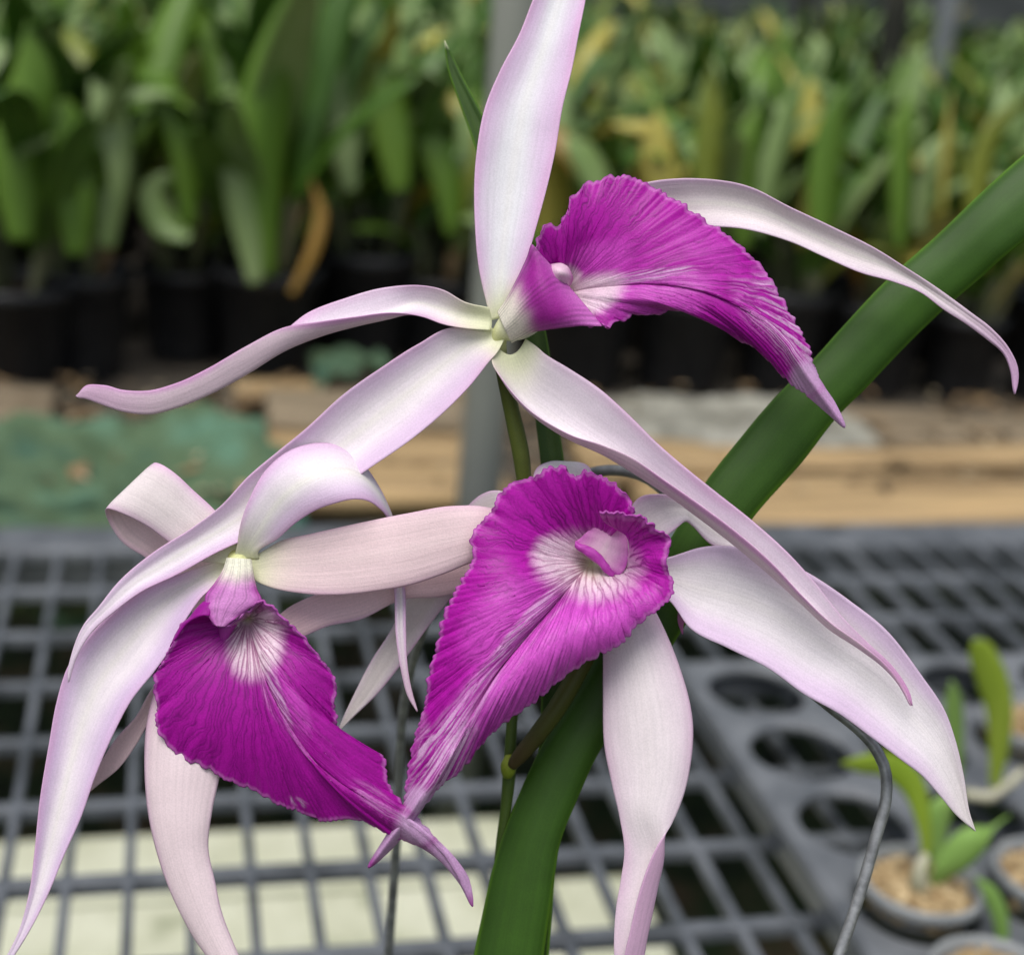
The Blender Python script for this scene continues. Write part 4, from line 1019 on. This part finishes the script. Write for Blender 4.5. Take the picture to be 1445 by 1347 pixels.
for xx in (-1.0, 0.2, 1.4):
    MB().box(xx - .03, xx + .03, 1.19, 2.95, BZ - 0.09, BZ - 0.0255, 0.002).build('bearer', M_plank, bb, False)
    for y_ in (1.24, 2.88):
        MB().box(xx - .025, xx + .025, y_ - .025, y_ + .025, 0, BZ - 0.0905, 0.002).build('leg', M_plank, bb, False)


def board(x0, x1, y0, y1, z, th, mat, label, rot=0.0, tilt=0.0, name='wooden_board', warp=0.008, seed=0):
    nx, ny = 30, 5
    xs = np.linspace(x0, x1, nx); ys = np.linspace(y0, y1, ny)
    Xg, Yg = np.meshgrid(xs, ys)
    Z = z + th / 2 + warp * wob(Xg * 6, Yg * 12, seed + 60) + tilt * (Xg - x0)
    Yr = Yg + rot * (Xg - x0) + 0.007 * wob(Xg * 9, Yg * 30, seed + 61)
    P = np.stack([Xg, Yr, Z], -1)
    V, Fc, _ = grid_shell(P, np.full(Xg.shape, th), 1)
    o = mesh_obj(name, V, Fc, mat, None, False)
    return tag(o, label, 'board', 'boards lying along the edge of the plank bench')


def xz(x, y, z): return on_z(x, y, z)
def xs_(x, y, z=BZ + .02): return on_z(x, y, z)[0]
zt = BZ + 0.006
board(xs_(905, 700), xs_(1640, 700), on_z(1000, 728, zt + .02)[1], on_z(1000, 662, zt + .02)[1], zt, 0.022, M_tan, 'broad tan board along the near edge of the plank bench on the right', rot=-0.01, seed=1)
board(xs_(985, 650), xs_(1640, 650), on_z(1000, 655, zt + .02)[1], on_z(1000, 632, zt + .02)[1], zt, 0.02, M_tan, 'narrow tan board just behind the broad tan board on the right', rot=0.03, seed=2)
board(xs_(1120, 610), xs_(1640, 610), on_z(1200, 622, zt + .02)[1], on_z(1200, 572, zt + .02)[1], zt, 0.016, M_greyb, 'greyish board below the right hand pots', rot=-0.02, seed=3)
board(xs_(330, 640), xs_(690, 640), on_z(500, 700, zt + .02)[1], on_z(500, 606, zt + .02)[1], zt, 0.018, M_tan, 'tan board left of the pale pipe, partly under the green net', rot=0.0, seed=4)
board(xs_(375, 575), xs_(640, 575), on_z(500, 602, zt + .02)[1], on_z(500, 560, zt + .02)[1], zt, 0.026, M_greyb, 'grey board left of the pale pipe and behind the tan one', rot=0.0, seed=5)
board(xs_(330, 540), xs_(650, 540), on_z(500, 556, zt + .02)[1], on_z(500, 532, zt + .02)[1], zt, 0.016, M_tan, 'tan strip of board in front of the left hand pots', rot=0.0, seed=6)
board(xs_(-200, 560), xs_(80, 560), on_z(40, 592, zt + .02)[1], on_z(40, 548, zt + .02)[1], zt, 0.02, M_greyb, 'grey brown board at the far left above the green net', rot=0.0, seed=7)
board(xs_(800, 630), xs_(985, 630), on_z(900, 668, zt + .02)[1], on_z(900, 628, zt + .02)[1], zt, 0.02, M_tan, 'short tan board between the pale pipe and the green leaf', rot=0.02, seed=8)

# green shade net thrown over the bench edge
M_net = noisy('green_shade_net', (0.016, 0.075, 0.055), (0.085, 0.20, 0.135), 11, 0.8, bump=0.8, bdist=0.004, c3=(0.065, 0.11, 0.05), contrast=(0.3, 0.7))
nx, ny = 110, 60
pa = on_z(-160, 600, BZ + .03); pb_ = on_z(372, 598, BZ + .03)
yn = YE + 0.07
Xg, Tg = np.meshgrid(np.linspace(0, 1, nx), np.linspace(0, 1, ny))
xw = pa[0] + (pb_[0] - pa[0]) * Xg
flat = 0.60
yfar = (pa[1] + pb_[1]) / 2 + 0.004 * wob(Xg * 9, 0 * Xg, 70)
hang = (0.075 + 0.055 * sstep(0.25, 0.8, Xg)) * (1 + 0.2 * wob(Xg * 7, 0 * Xg, 71))
yw = np.where(Tg < flat, yfar + (yn - yfar) * Tg / flat, yn - 0.010 * np.sin(pi * np.clip((Tg - flat) / (1 - flat), 0, 1) * 0.5))
zw = np.where(Tg < flat, BZ + 0.030, BZ + 0.030 - hang * (Tg - flat) / (1 - flat))
rnd = wob(Xg * 12, Tg * 6, 72) * 0.018 + wob(Xg * 30, Tg * 12, 73) * 0.003
zw = zw + rnd * np.where(Tg < flat, 1, 0.3) + 0.012 * np.exp(-((Tg - 0.05) / 0.06)**2) - 0.012 * np.exp(-((Tg - flat) / 0.10)**2)
yw = yw + rnd * np.where(Tg < flat, 0.2, 1) - 0.020 * sstep(flat - 0.1, flat + .1, Tg)
xw = xw + 0.035 * Tg * sstep(0.7, 1, Xg) + 0.004 * wob(Tg * 9, Xg, 74)
V, Fc, _ = grid_shell(np.stack([xw, yw, zw], -1), np.full(xw.shape, 0.0012), 1)
tag(mesh_obj('shade_net', V, Fc, M_net, None), 'crumpled green shade net draped over the plank bench edge on the left', 'net')
pa = on_z(445, 545, BZ + .03); pb_ = on_z(545, 512, BZ + .03)
Xg, Tg = np.meshgrid(np.linspace(0, 1, 30), np.linspace(0, 1, 20))
V, Fc, _ = grid_shell(np.stack([pa[0] + (pb_[0] - pa[0]) * Xg, pa[1] + (pb_[1] - pa[1]) * Tg, BZ + .035 + .014 * wob(Xg * 6, Tg * 5, 75) + .01 * np.sin(pi * Xg)], -1), np.full(Xg.shape, 0.0015), 1)
tag(mesh_obj('net_scrap', V, Fc, M_net, None), 'small scrap of green net between the left pots and the pale pipe', 'net')

# pale crumpled sheet
M_sheet = noisy('pale_plastic_sheet', (0.16, 0.155, 0.125), (0.36, 0.355, 0.30), 26, 0.5, bump=0.5, bdist=0.004)
pa = on_z(850, 640, BZ + .02); pb_ = on_z(1190, 560, BZ + .02)
Xg, Tg = np.meshgrid(np.linspace(0, 1, 90), np.linspace(0, 1, 50))
env = (np.sin(pi * Xg)**0.6) * (np.sin(pi * Tg)**0.6)
zz = BZ + .008 + env * (0.034 + 0.014 * wob(Xg * 9, Tg * 6, 80) + 0.007 * wob(Xg * 24, Tg * 18, 81))
V, Fc, _ = grid_shell(np.stack([pa[0] + (pb_[0] - pa[0]) * Xg + .01 * wob(Tg * 8, Xg, 82), pa[1] + (pb_[1] - pa[1]) * Tg + .008 * wob(Xg * 9, Tg, 83), zz], -1), np.full(Xg.shape, 0.001), 1)
tag(mesh_obj('plastic_sheet', V, Fc, M_sheet, None), 'crumpled pale grey plastic sheet below the black pots, right of the pale pipe', 'sheet')

# litter on the near part of the plank bench
for (nm, lab, c1, c2, n_, sd_) in (('dry_leaf_litter', 'brown dry leaf litter scattered on the plank bench', (0.06, 0.04, 0.02), (0.26, 0.17, 0.08), 900, 301), ('pale_grit', 'pale bark crumbs scattered on the plank bench', (0.25, 0.20, 0.12), (0.50, 0.42, 0.28), 500, 302)):
    Ml = noisy(nm, c1, c2, 40, 0.9)
    rl = np.random.default_rng(sd_); mb = MB()
    for k in range(n_):
        x = rl.uniform(-0.7, 1.4); y = YE + 0.085 + 0.33 * rl.uniform(0, 1)**1.2; z = BZ + rl.uniform(.002, .03)
        L_, w_ = (rl.uniform(.006, .028), rl.uniform(.003, .010)) if sd_ == 301 else (rl.uniform(.003, .009), rl.uniform(.003, .007))
        a = rl.uniform(0, pi); c_, s_ = cos(a), sin(a); tz = rl.uniform(-.35, .35) * L_
        P = [(-L_, 0, -tz), (0, -w_, 0.3 * w_), (L_, 0, tz), (0, w_, 0.3 * w_)]
        mb.add([(x + p[0] * c_ - p[1] * s_, y + p[0] * s_ + p[1] * c_, z + p[2]) for p in P], [(0, 1, 2, 3)])
    o = mb.build(nm, Ml, None, False); o['kind'] = 'stuff'; o['label'] = lab

# moss along the gap edge
M_moss = noisy('moss', (0.012, 0.025, 0.006), (0.05, 0.075, 0.02), 60, 0.95, bump=1, bdist=0.01)
mb = MB()
rr_ = np.random.default_rng(5)
for k in range(420):
    x = rr_.uniform(-0.5, 1.1); y = rr_.uniform(YE + 0.03, YE + 0.07); hgt = rr_.uniform(0.008, 0.03)
    a = rr_.uniform(0, pi); w = rr_.uniform(0.004, 0.010)
    dx, dy = cos(a) * w, sin(a) * w; lx, ly = rr_.uniform(-.01, .01, 2)
    z = BZ - 0.03
    mb.add([(x - dx, y - dy, z), (x + dx, y + dy, z), (x + lx + dx * .3, y + ly, z + hgt), (x + lx - dx * .3, y + ly, z + hgt)], [(0, 1, 2, 3)])
mb.box(-1.2, 1.6, YE + 0.025, YE + 0.066, BZ - 0.06, BZ - 0.025, 0.004)
o = mb.build('moss', M_moss, None, False); o['kind'] = 'stuff'; o['label'] = 'dark moss and weeds in the gap between the benches'

# ---- potted orchids on the back bench
GM = [leaf_material('leaf_dark', (0.038, 0.105, 0.010), (0.085, 0.185, 0.020)), leaf_material('leaf_mid', (0.080, 0.175, 0.012), (0.155, 0.28, 0.032)),
      leaf_material('leaf_light', (0.17, 0.28, 0.07), (0.30, 0.40, 0.17)), leaf_material('leaf_yellow', (0.38, 0.36, 0.05), (0.54, 0.46, 0.12)),  # leaf_light: pale leaves, with sky sheen partly painted into their green
      leaf_material('leaf_olive', (0.14, 0.19, 0.015), (0.24, 0.27, 0.035)), leaf_material('leaf_orange', (0.30, 0.17, 0.03), (0.45, 0.28, 0.06))]
M_cane = noisy('pale_cane', (0.05, 0.075, 0.025), (0.17, 0.17, 0.095), 30, 0.6, stretch=(1, 1, 0.3), bump=0.3)
M_sheath = noisy('dry_sheath', (0.25, 0.15, 0.06), (0.42, 0.30, 0.16), 30, 0.7)


def leaf_grid(base, az, length, width, tilt, bend, nv=16, nu=7, roll=0.0):
    """tilt: angle from vertical at base; bend: added along the leaf"""
    v = np.linspace(0, 1, nv)
    ang = tilt + bend * v**1.4
    ds = length / (nv - 1)
    rad = np.concatenate([[0], np.cumsum(np.sin(ang[:-1]) * ds)]); zz = np.concatenate([[0], np.cumsum(np.cos(ang[:-1]) * ds)])
    w = width * np.clip(np.sin(pi * np.clip(v * 0.86 + 0.10, 0, 1))**0.65, 0.02, 1); w[-1] = width * 0.06
    out = np.array([cos(az), sin(az), 0]); side = np.array([-sin(az), cos(az), 0])
    C = base + rad[:, None] * out + zz[:, None] * np.array([0, 0, 1.0])
    T = np.sin(ang)[:, None] * out + np.cos(ang)[:, None] * np.array([0, 0, 1.0])
    nn = np.cross(T, side)
    tw = roll * v
    sd = side[None] * np.cos(tw)[:, None] + nn * np.sin(tw)[:, None]
    n2 = np.cross(T, sd)
    u = np.linspace(-1, 1, nu)
    return C[:, None] + sd[:, None] * (w[:, None] * u / 2)[..., None] - n2[:, None] * (w[:, None] * 0.22 * np.abs(u)**1.3)[..., None]


def plant(label, group, seed, hcane=(0.09, 0.14), lleaf=(0.16, 0.24), n=6, spread=0.04, merged=False, yellow=0.05, potr=0.055, poth=0.115, wl=(0.03, 0.05), light=0.25, lean=0.35):
    """built at the origin, standing on z = 0"""
    r = np.random.default_rng(seed)
    potr = potr * r.uniform(.85, 1.15); poth = poth * r.uniform(.85, 1.12)
    root = empty('potted_orchid', (0, 0, 0), label, 'potted orchid', group)
    prof = [(0.001, 0.003), (potr * .72, 0), (potr * .76, .004), (potr * .95, poth * .86), (potr * 1.03, poth * .87), (potr * 1.06, poth), (potr * 1.0, poth + .001), (potr * .94, poth * .88), (potr * .93, poth * .8)]
    MB().lathe(prof, (0, 0, 0), 30).build('pot', M_blackpot, root, world_coords=False)
    MB().lathe([(potr * .935, poth * .84), (potr * .5, poth * .88), (.001, poth * .9)], (0, 0, 0), 20).build('growing_medium', M_mix, root, world_coords=False)
    canes = MB(); leaves = []
    for k in range(n):
        a = 2 * pi * k / n + r.uniform(-.5, .5); q = spread * r.uniform(.2, 1)
        b0 = np.array([q * cos(a), q * sin(a), poth * .86]); hc = r.uniform(*hcane)
        tip = b0 + np.array([cos(a) * hc * r.uniform(.02, lean), sin(a) * hc * r.uniform(.02, lean), hc])
        pts = [b0, b0 * .6 + tip * .4 + r.uniform(-.006, .006, 3), tip]
        rad = [.004, .0085, .005]
        Sx = spline(np.concatenate([np.array(pts), np.array(rad)[:, None]], 1), 9)
        V, Fc = tube_mesh(Sx[:, :3], Sx[:, 3], 9)
        if merged: canes.add(V, Fc)
        else: MB().add(V, Fc).build('cane', M_cane if r.random() > .15 else M_sheath, root, world_coords=False)
        for j in range(3 if r.random() < .55 else 2):
            az = a + r.uniform(-.9, .9) + (pi * .8 if j == 1 else 0)
            lowl = j == 2 or r.random() < .2
            G = leaf_grid(tip * (.55 if lowl else 1) + b0 * (.45 if lowl else 0) - np.array([0, 0, .004]), az, r.uniform(*lleaf) * (.75 if lowl else 1), r.uniform(*wl), r.uniform(.05, .45) + (.25 if lowl else 0), r.uniform(.15, 1.0) + (r.uniform(.3, 1.2) if r.random() < .4 else 0), roll=r.uniform(-.9, .9))
            x = r.random()
            mi = 3 if x < yellow * .75 else 5 if x < yellow else 2 if x < yellow + light else 4 if x < yellow + light + .14 else 0 if x < yellow + light + .44 else 1
            leaves.append((G, mi))
    if merged:
        canes.build('cane_clump', M_cane, root, world_coords=False)
        for mi in sorted(set(m for _, m in leaves)):
            mb = MB()
            for G, m in leaves:
                if m == mi:
                    V, Fc, _ = grid_shell(G, np.full(G.shape[:2], .0012), 1); mb.add(V, Fc.tolist())
            mb.build('foliage', GM[mi], root, world_coords=False)
    else:
        for G, mi in leaves:
            V, Fc, _ = grid_shell(G, np.full(G.shape[:2], .0012), 1)
            mesh_obj('leaf', V, Fc, GM[mi], root, world_coords=False)
    return root


def put(root, x, y, z, rot=0.0, s=1.0):
    root.location = (float(x), float(y), float(z)); root.rotation_euler = (0, 0, rot); root.scale = (s, s, s)


front = [  # photo x of the pot, photo y of its foot, seed, options, label
    (20, 560, 101, dict(hcane=(.10, .15), lleaf=(.18, .25), n=7), 'dense dark potted orchid at the far left of the front pot row'),
    (118, 548, 102, dict(hcane=(.09, .15), lleaf=(.16, .23), n=6, light=.4), 'potted orchid with pale shiny leaves, second from the left in the front row'),
    (262, 520, 103, dict(hcane=(.07, .12), lleaf=(.15, .22), n=6), 'leafy potted orchid above the gap in the left pots'),
    (378, 540, 104, dict(hcane=(.08, .12), lleaf=(.20, .30), n=7, wl=(.04, .058)), 'tall broad leaved potted orchid left of the top bloom'),
    (520, 520, 105, dict(hcane=(.07, .12), lleaf=(.16, .22), n=6, light=.35), 'potted orchid with rounded leaves just left of the pale pipe'),
    (625, 515, 106, dict(hcane=(.06, .10), lleaf=(.13, .20), n=5), 'low potted orchid directly behind the pale pipe'),
    (835, 560, 107, dict(hcane=(.06, .10), lleaf=(.13, .18), n=6, yellow=.5), 'potted orchid with several yellow leaves above the magenta lip'),
    (975, 565, 108, dict(hcane=(.05, .09), lleaf=(.17, .22), n=7, wl=(.034, .046), lean=.2), 'upright broad leaved potted orchid right of the yellow leaved one'),
    (1115, 565, 109, dict(hcane=(.05, .09), lleaf=(.16, .21), n=7, wl=(.034, .046), lean=.2), 'upright green potted orchid behind the long right petal'),
    (1245, 570, 110, dict(hcane=(.05, .09), lleaf=(.14, .19), n=7, light=.4, yellow=.15), 'potted orchid with pale tips behind the thick green leaf'),
    (1375, 575, 111, dict(hcane=(.06, .10), lleaf=(.14, .20), n=7, yellow=.2), 'potted orchid at the far right of the front pot row'),
    (1500, 580, 112, dict(hcane=(.06, .10), lleaf=(.14, .20), n=7, yellow=.2), 'potted orchid cut off by the right edge of the picture'),
]
FR = {}
for (x, y, sd, kw, lab) in front:
    p = on_z(x, y, BZ + .002)
    FR[sd] = plant(lab, 'potted orchids in the front row of the plank bench', sd, **kw)
    put(FR[sd], p[0], p[1] + .055, BZ + .002)
showy = [  # the large leaves one can tell apart in the photo: plant, photo points, width, material, depth offset
    (107, [(938, 320), (934, 230), (922, 178), (880, 172), (832, 192)], .040, 3, -.03), (107, [(948, 330), (946, 250), (938, 190), (925, 150)], .022, 3, -.035), (107, [(858, 310), (842, 245), (815, 203), (796, 200)], .036, 2, -.02),
    (108, [(996, 350), (1002, 240), (1006, 165), (1000, 103)], .036, 4, -.03), (108, [(1052, 350), (1050, 260), (1062, 190), (1075, 140)], .034, 1, .0),
    (109, [(1160, 350), (1168, 260), (1180, 180), (1196, 112)], .044, 1, -.03), (109, [(1075, 330), (1092, 240), (1112, 170), (1134, 106)], .032, 2, -.01),
    (110, [(1272, 350), (1276, 250), (1282, 170), (1284, 125)], .032, 1, -.02), (110, [(1330, 300), (1336, 210), (1342, 128)], .013, 3, .0), (110, [(1300, 330), (1310, 260), (1330, 215), (1372, 200)], .040, 2, .02),
    (111, [(1390, 380), (1384, 280), (1404, 190), (1452, 136)], .034, 4, -.03),
    (104, [(372, 390), (366, 260), (384, 120), (420, -40)], .060, 1, -.02), (104, [(362, 400), (346, 300), (332, 215), (325, 160)], .034, 2, -.03), (104, [(412, 415), (444, 350), (454, 300), (440, 255)], .014, 5, -.04),
    (103, [(268, 335), (232, 312), (216, 275), (258, 240)], .034, 2, -.04), (103, [(268, 320), (256, 190), (214, 108), (160, 128)], .036, 1, -.02),
    (105, [(496, 270), (484, 190), (480, 130), (478, 92)], .036, 2, -.02), (105, [(566, 270), (556, 180), (548, 120), (540, 80)], .050, 1, .0),
    (102, [(110, 360), (104, 240), (70, 150), (18, 160)], .048, 1, -.03), (102, [(150, 350), (160, 220), (150, 150), (128, 110)], .04, 2, .0), (101, [(30, 340), (26, 220), (48, 120), (40, 30)], .05, 1, -.02), (106, [(640, 330), (632, 250), (610, 200), (580, 190)], .038, 1, .0),
]
for (sd, pts, wd_, mi, dy) in showy:
    yv = FR[sd].location[1] + dy - .085
    P3 = [at_y(x, y, yv + .012 * k) for k, (x, y) in enumerate(pts)]
    n_ = len(P3); ws = [wd_ * .45] + [wd_ * (.95 if k < n_ - 2 else .85) for k in range(1, n_ - 1)] + [wd_ * .06]
    ribbon('leaf', FR[sd], P3, ws, GM[mi], fold=.18, wdir=(1, .25, .1), thick=.0012)


def copy_tree(o, parent=None):
    c = o.copy(); COL.objects.link(c); c.parent = parent
    for ch in list(o.children): copy_tree(ch, c)
    return c


LB = 'green potted orchid in the crowded rows behind the front pots'
LF = 'small distant potted orchid on the far bench'
protos = [plant(LB, 'potted orchids in the rows behind', 200 + k, merged=True, n=7, hcane=(.06, .12), lleaf=(.16, .23), yellow=[.02, .12, .05, .3, .08][k], light=.35) for k in range(5)]
used = [False] * 5
r_ = np.random.default_rng(77)


def scatter(yrow, step, z, label, group, smin, smax, xlim=None):
    k0 = -4.0
    for k in range(200):
        x = k0 + k * step + r_.uniform(-.25, .25) * step
        y = yrow + r_.uniform(-.04, .04)
        u, v, dd_ = project((x, y, z + .2))
        if u < -140 or u > W + 140 or x > 8: continue
        i = int(r_.integers(0, 5)); sc = r_.uniform(smin, smax)
        if u > 850 and yrow < 3: sc *= 0.86
        if not used[i] and label == LB: o = protos[i]; used[i] = True
        else: o = copy_tree(protos[i])
        o['label'] = label; o['group'] = group
        put(o, x, y, z, r_.uniform(0, 6.3), sc)


for yr in (1.76, 1.96, 2.18, 2.42, 2.70):
    scatter(yr, .135, BZ + .002, LB, 'potted orchids in the rows behind', .92, 1.16)
for i in range(5):
    assert used[i]
# far bench
M_far = noisy('grey_mesh_bench', (0.09, 0.10, 0.10), (0.17, 0.18, 0.18), 30, 0.7)
def far_bench(y0, y1, z, label):
    root = empty('far_bench', (0, (y0 + y1) / 2, 0), label, 'bench')
    b = MB(); y = y0
    while y < y1:
        b.box(-4, 6, y, y + .045, z - .02, z, .002); y += .09
    b.build('slat_top', M_far, root, False)
    b = MB(); b.box(-4, 6, y0 - .03, y0 - .005, z - .08, z + .01, .002); b.build('front_rail', M_far, root, False)
    for xx in (-3, -1, 1, 3, 5):
        MB().box(xx - .03, xx + .03, y0 + .05, y0 + .11, 0, z - .021, .002).build('leg', M_far, root, False)
    return root
far_bench(3.55, 4.75, BENCH_Z, 'grey slatted bench with small orchids beyond the plank bench')
far_bench(5.4, 6.6, BENCH_Z, 'bare grey slatted bench farther back in the nursery')
far_bench(7.2, 8.4, BENCH_Z, 'bare grey slatted bench farthest from the camera')
for yr in (3.65, 3.95, 4.3):
    scatter(yr, .24, BENCH_Z + .002, LF, 'potted orchids on the far bench', .8, 1.0)
# posts and shade wall at the back
M_post = noisy('steel_post', (0.28, 0.31, 0.33), (0.40, 0.43, 0.45), 8, 0.5, metallic=0.2)
M_dpost = noisy('dark_post', (0.03, 0.033, 0.025), (0.07, 0.07, 0.05), 8, 0.8)
for (x, yv, wd, mt, lab) in ((1330, 3.3, .045, M_post, 'pale steel post among the far plants on the right'), (1258, 3.45, .07, M_dpost, 'dark post beside the pale steel post'), (1128, 5.0, .06, M_dpost, 'dark slim post farther back, left of the others'), (575, 3.4, .09, M_dpost, 'thick dark post behind the plants left of the top sepal')):
    p = at_y(x, 60, yv)
    o = MB().lathe([(.001, 0), (wd / 2, 0), (wd / 2, 2.6), (.001, 2.6)], (p[0], yv, 0), 20).build('roof_post', mt, None)
    tag(o, lab, 'post', 'roof posts of the nursery')
M_wall = noisy('grey_shade_cloth', (0.035, 0.042, 0.042), (0.10, 0.11, 0.11), 1.6, 0.9, bump=0.3, stretch=(0.5, 1, 4))
nx, nz = 160, 12
Xg, Zg = np.meshgrid(np.linspace(-9, 12, nx), np.linspace(0, 3.2, nz))
V, Fc, _ = grid_shell(np.stack([Xg, 9.4 + .06 * np.sin(Xg * 7) + .03 * np.sin(Xg * 17 + Zg), Zg], -1), np.full(Xg.shape, .004), 1)
tag(mesh_obj('shade_wall', V, Fc, M_wall, None), 'dark grey shade cloth wall closing the back of the nursery', 'wall')
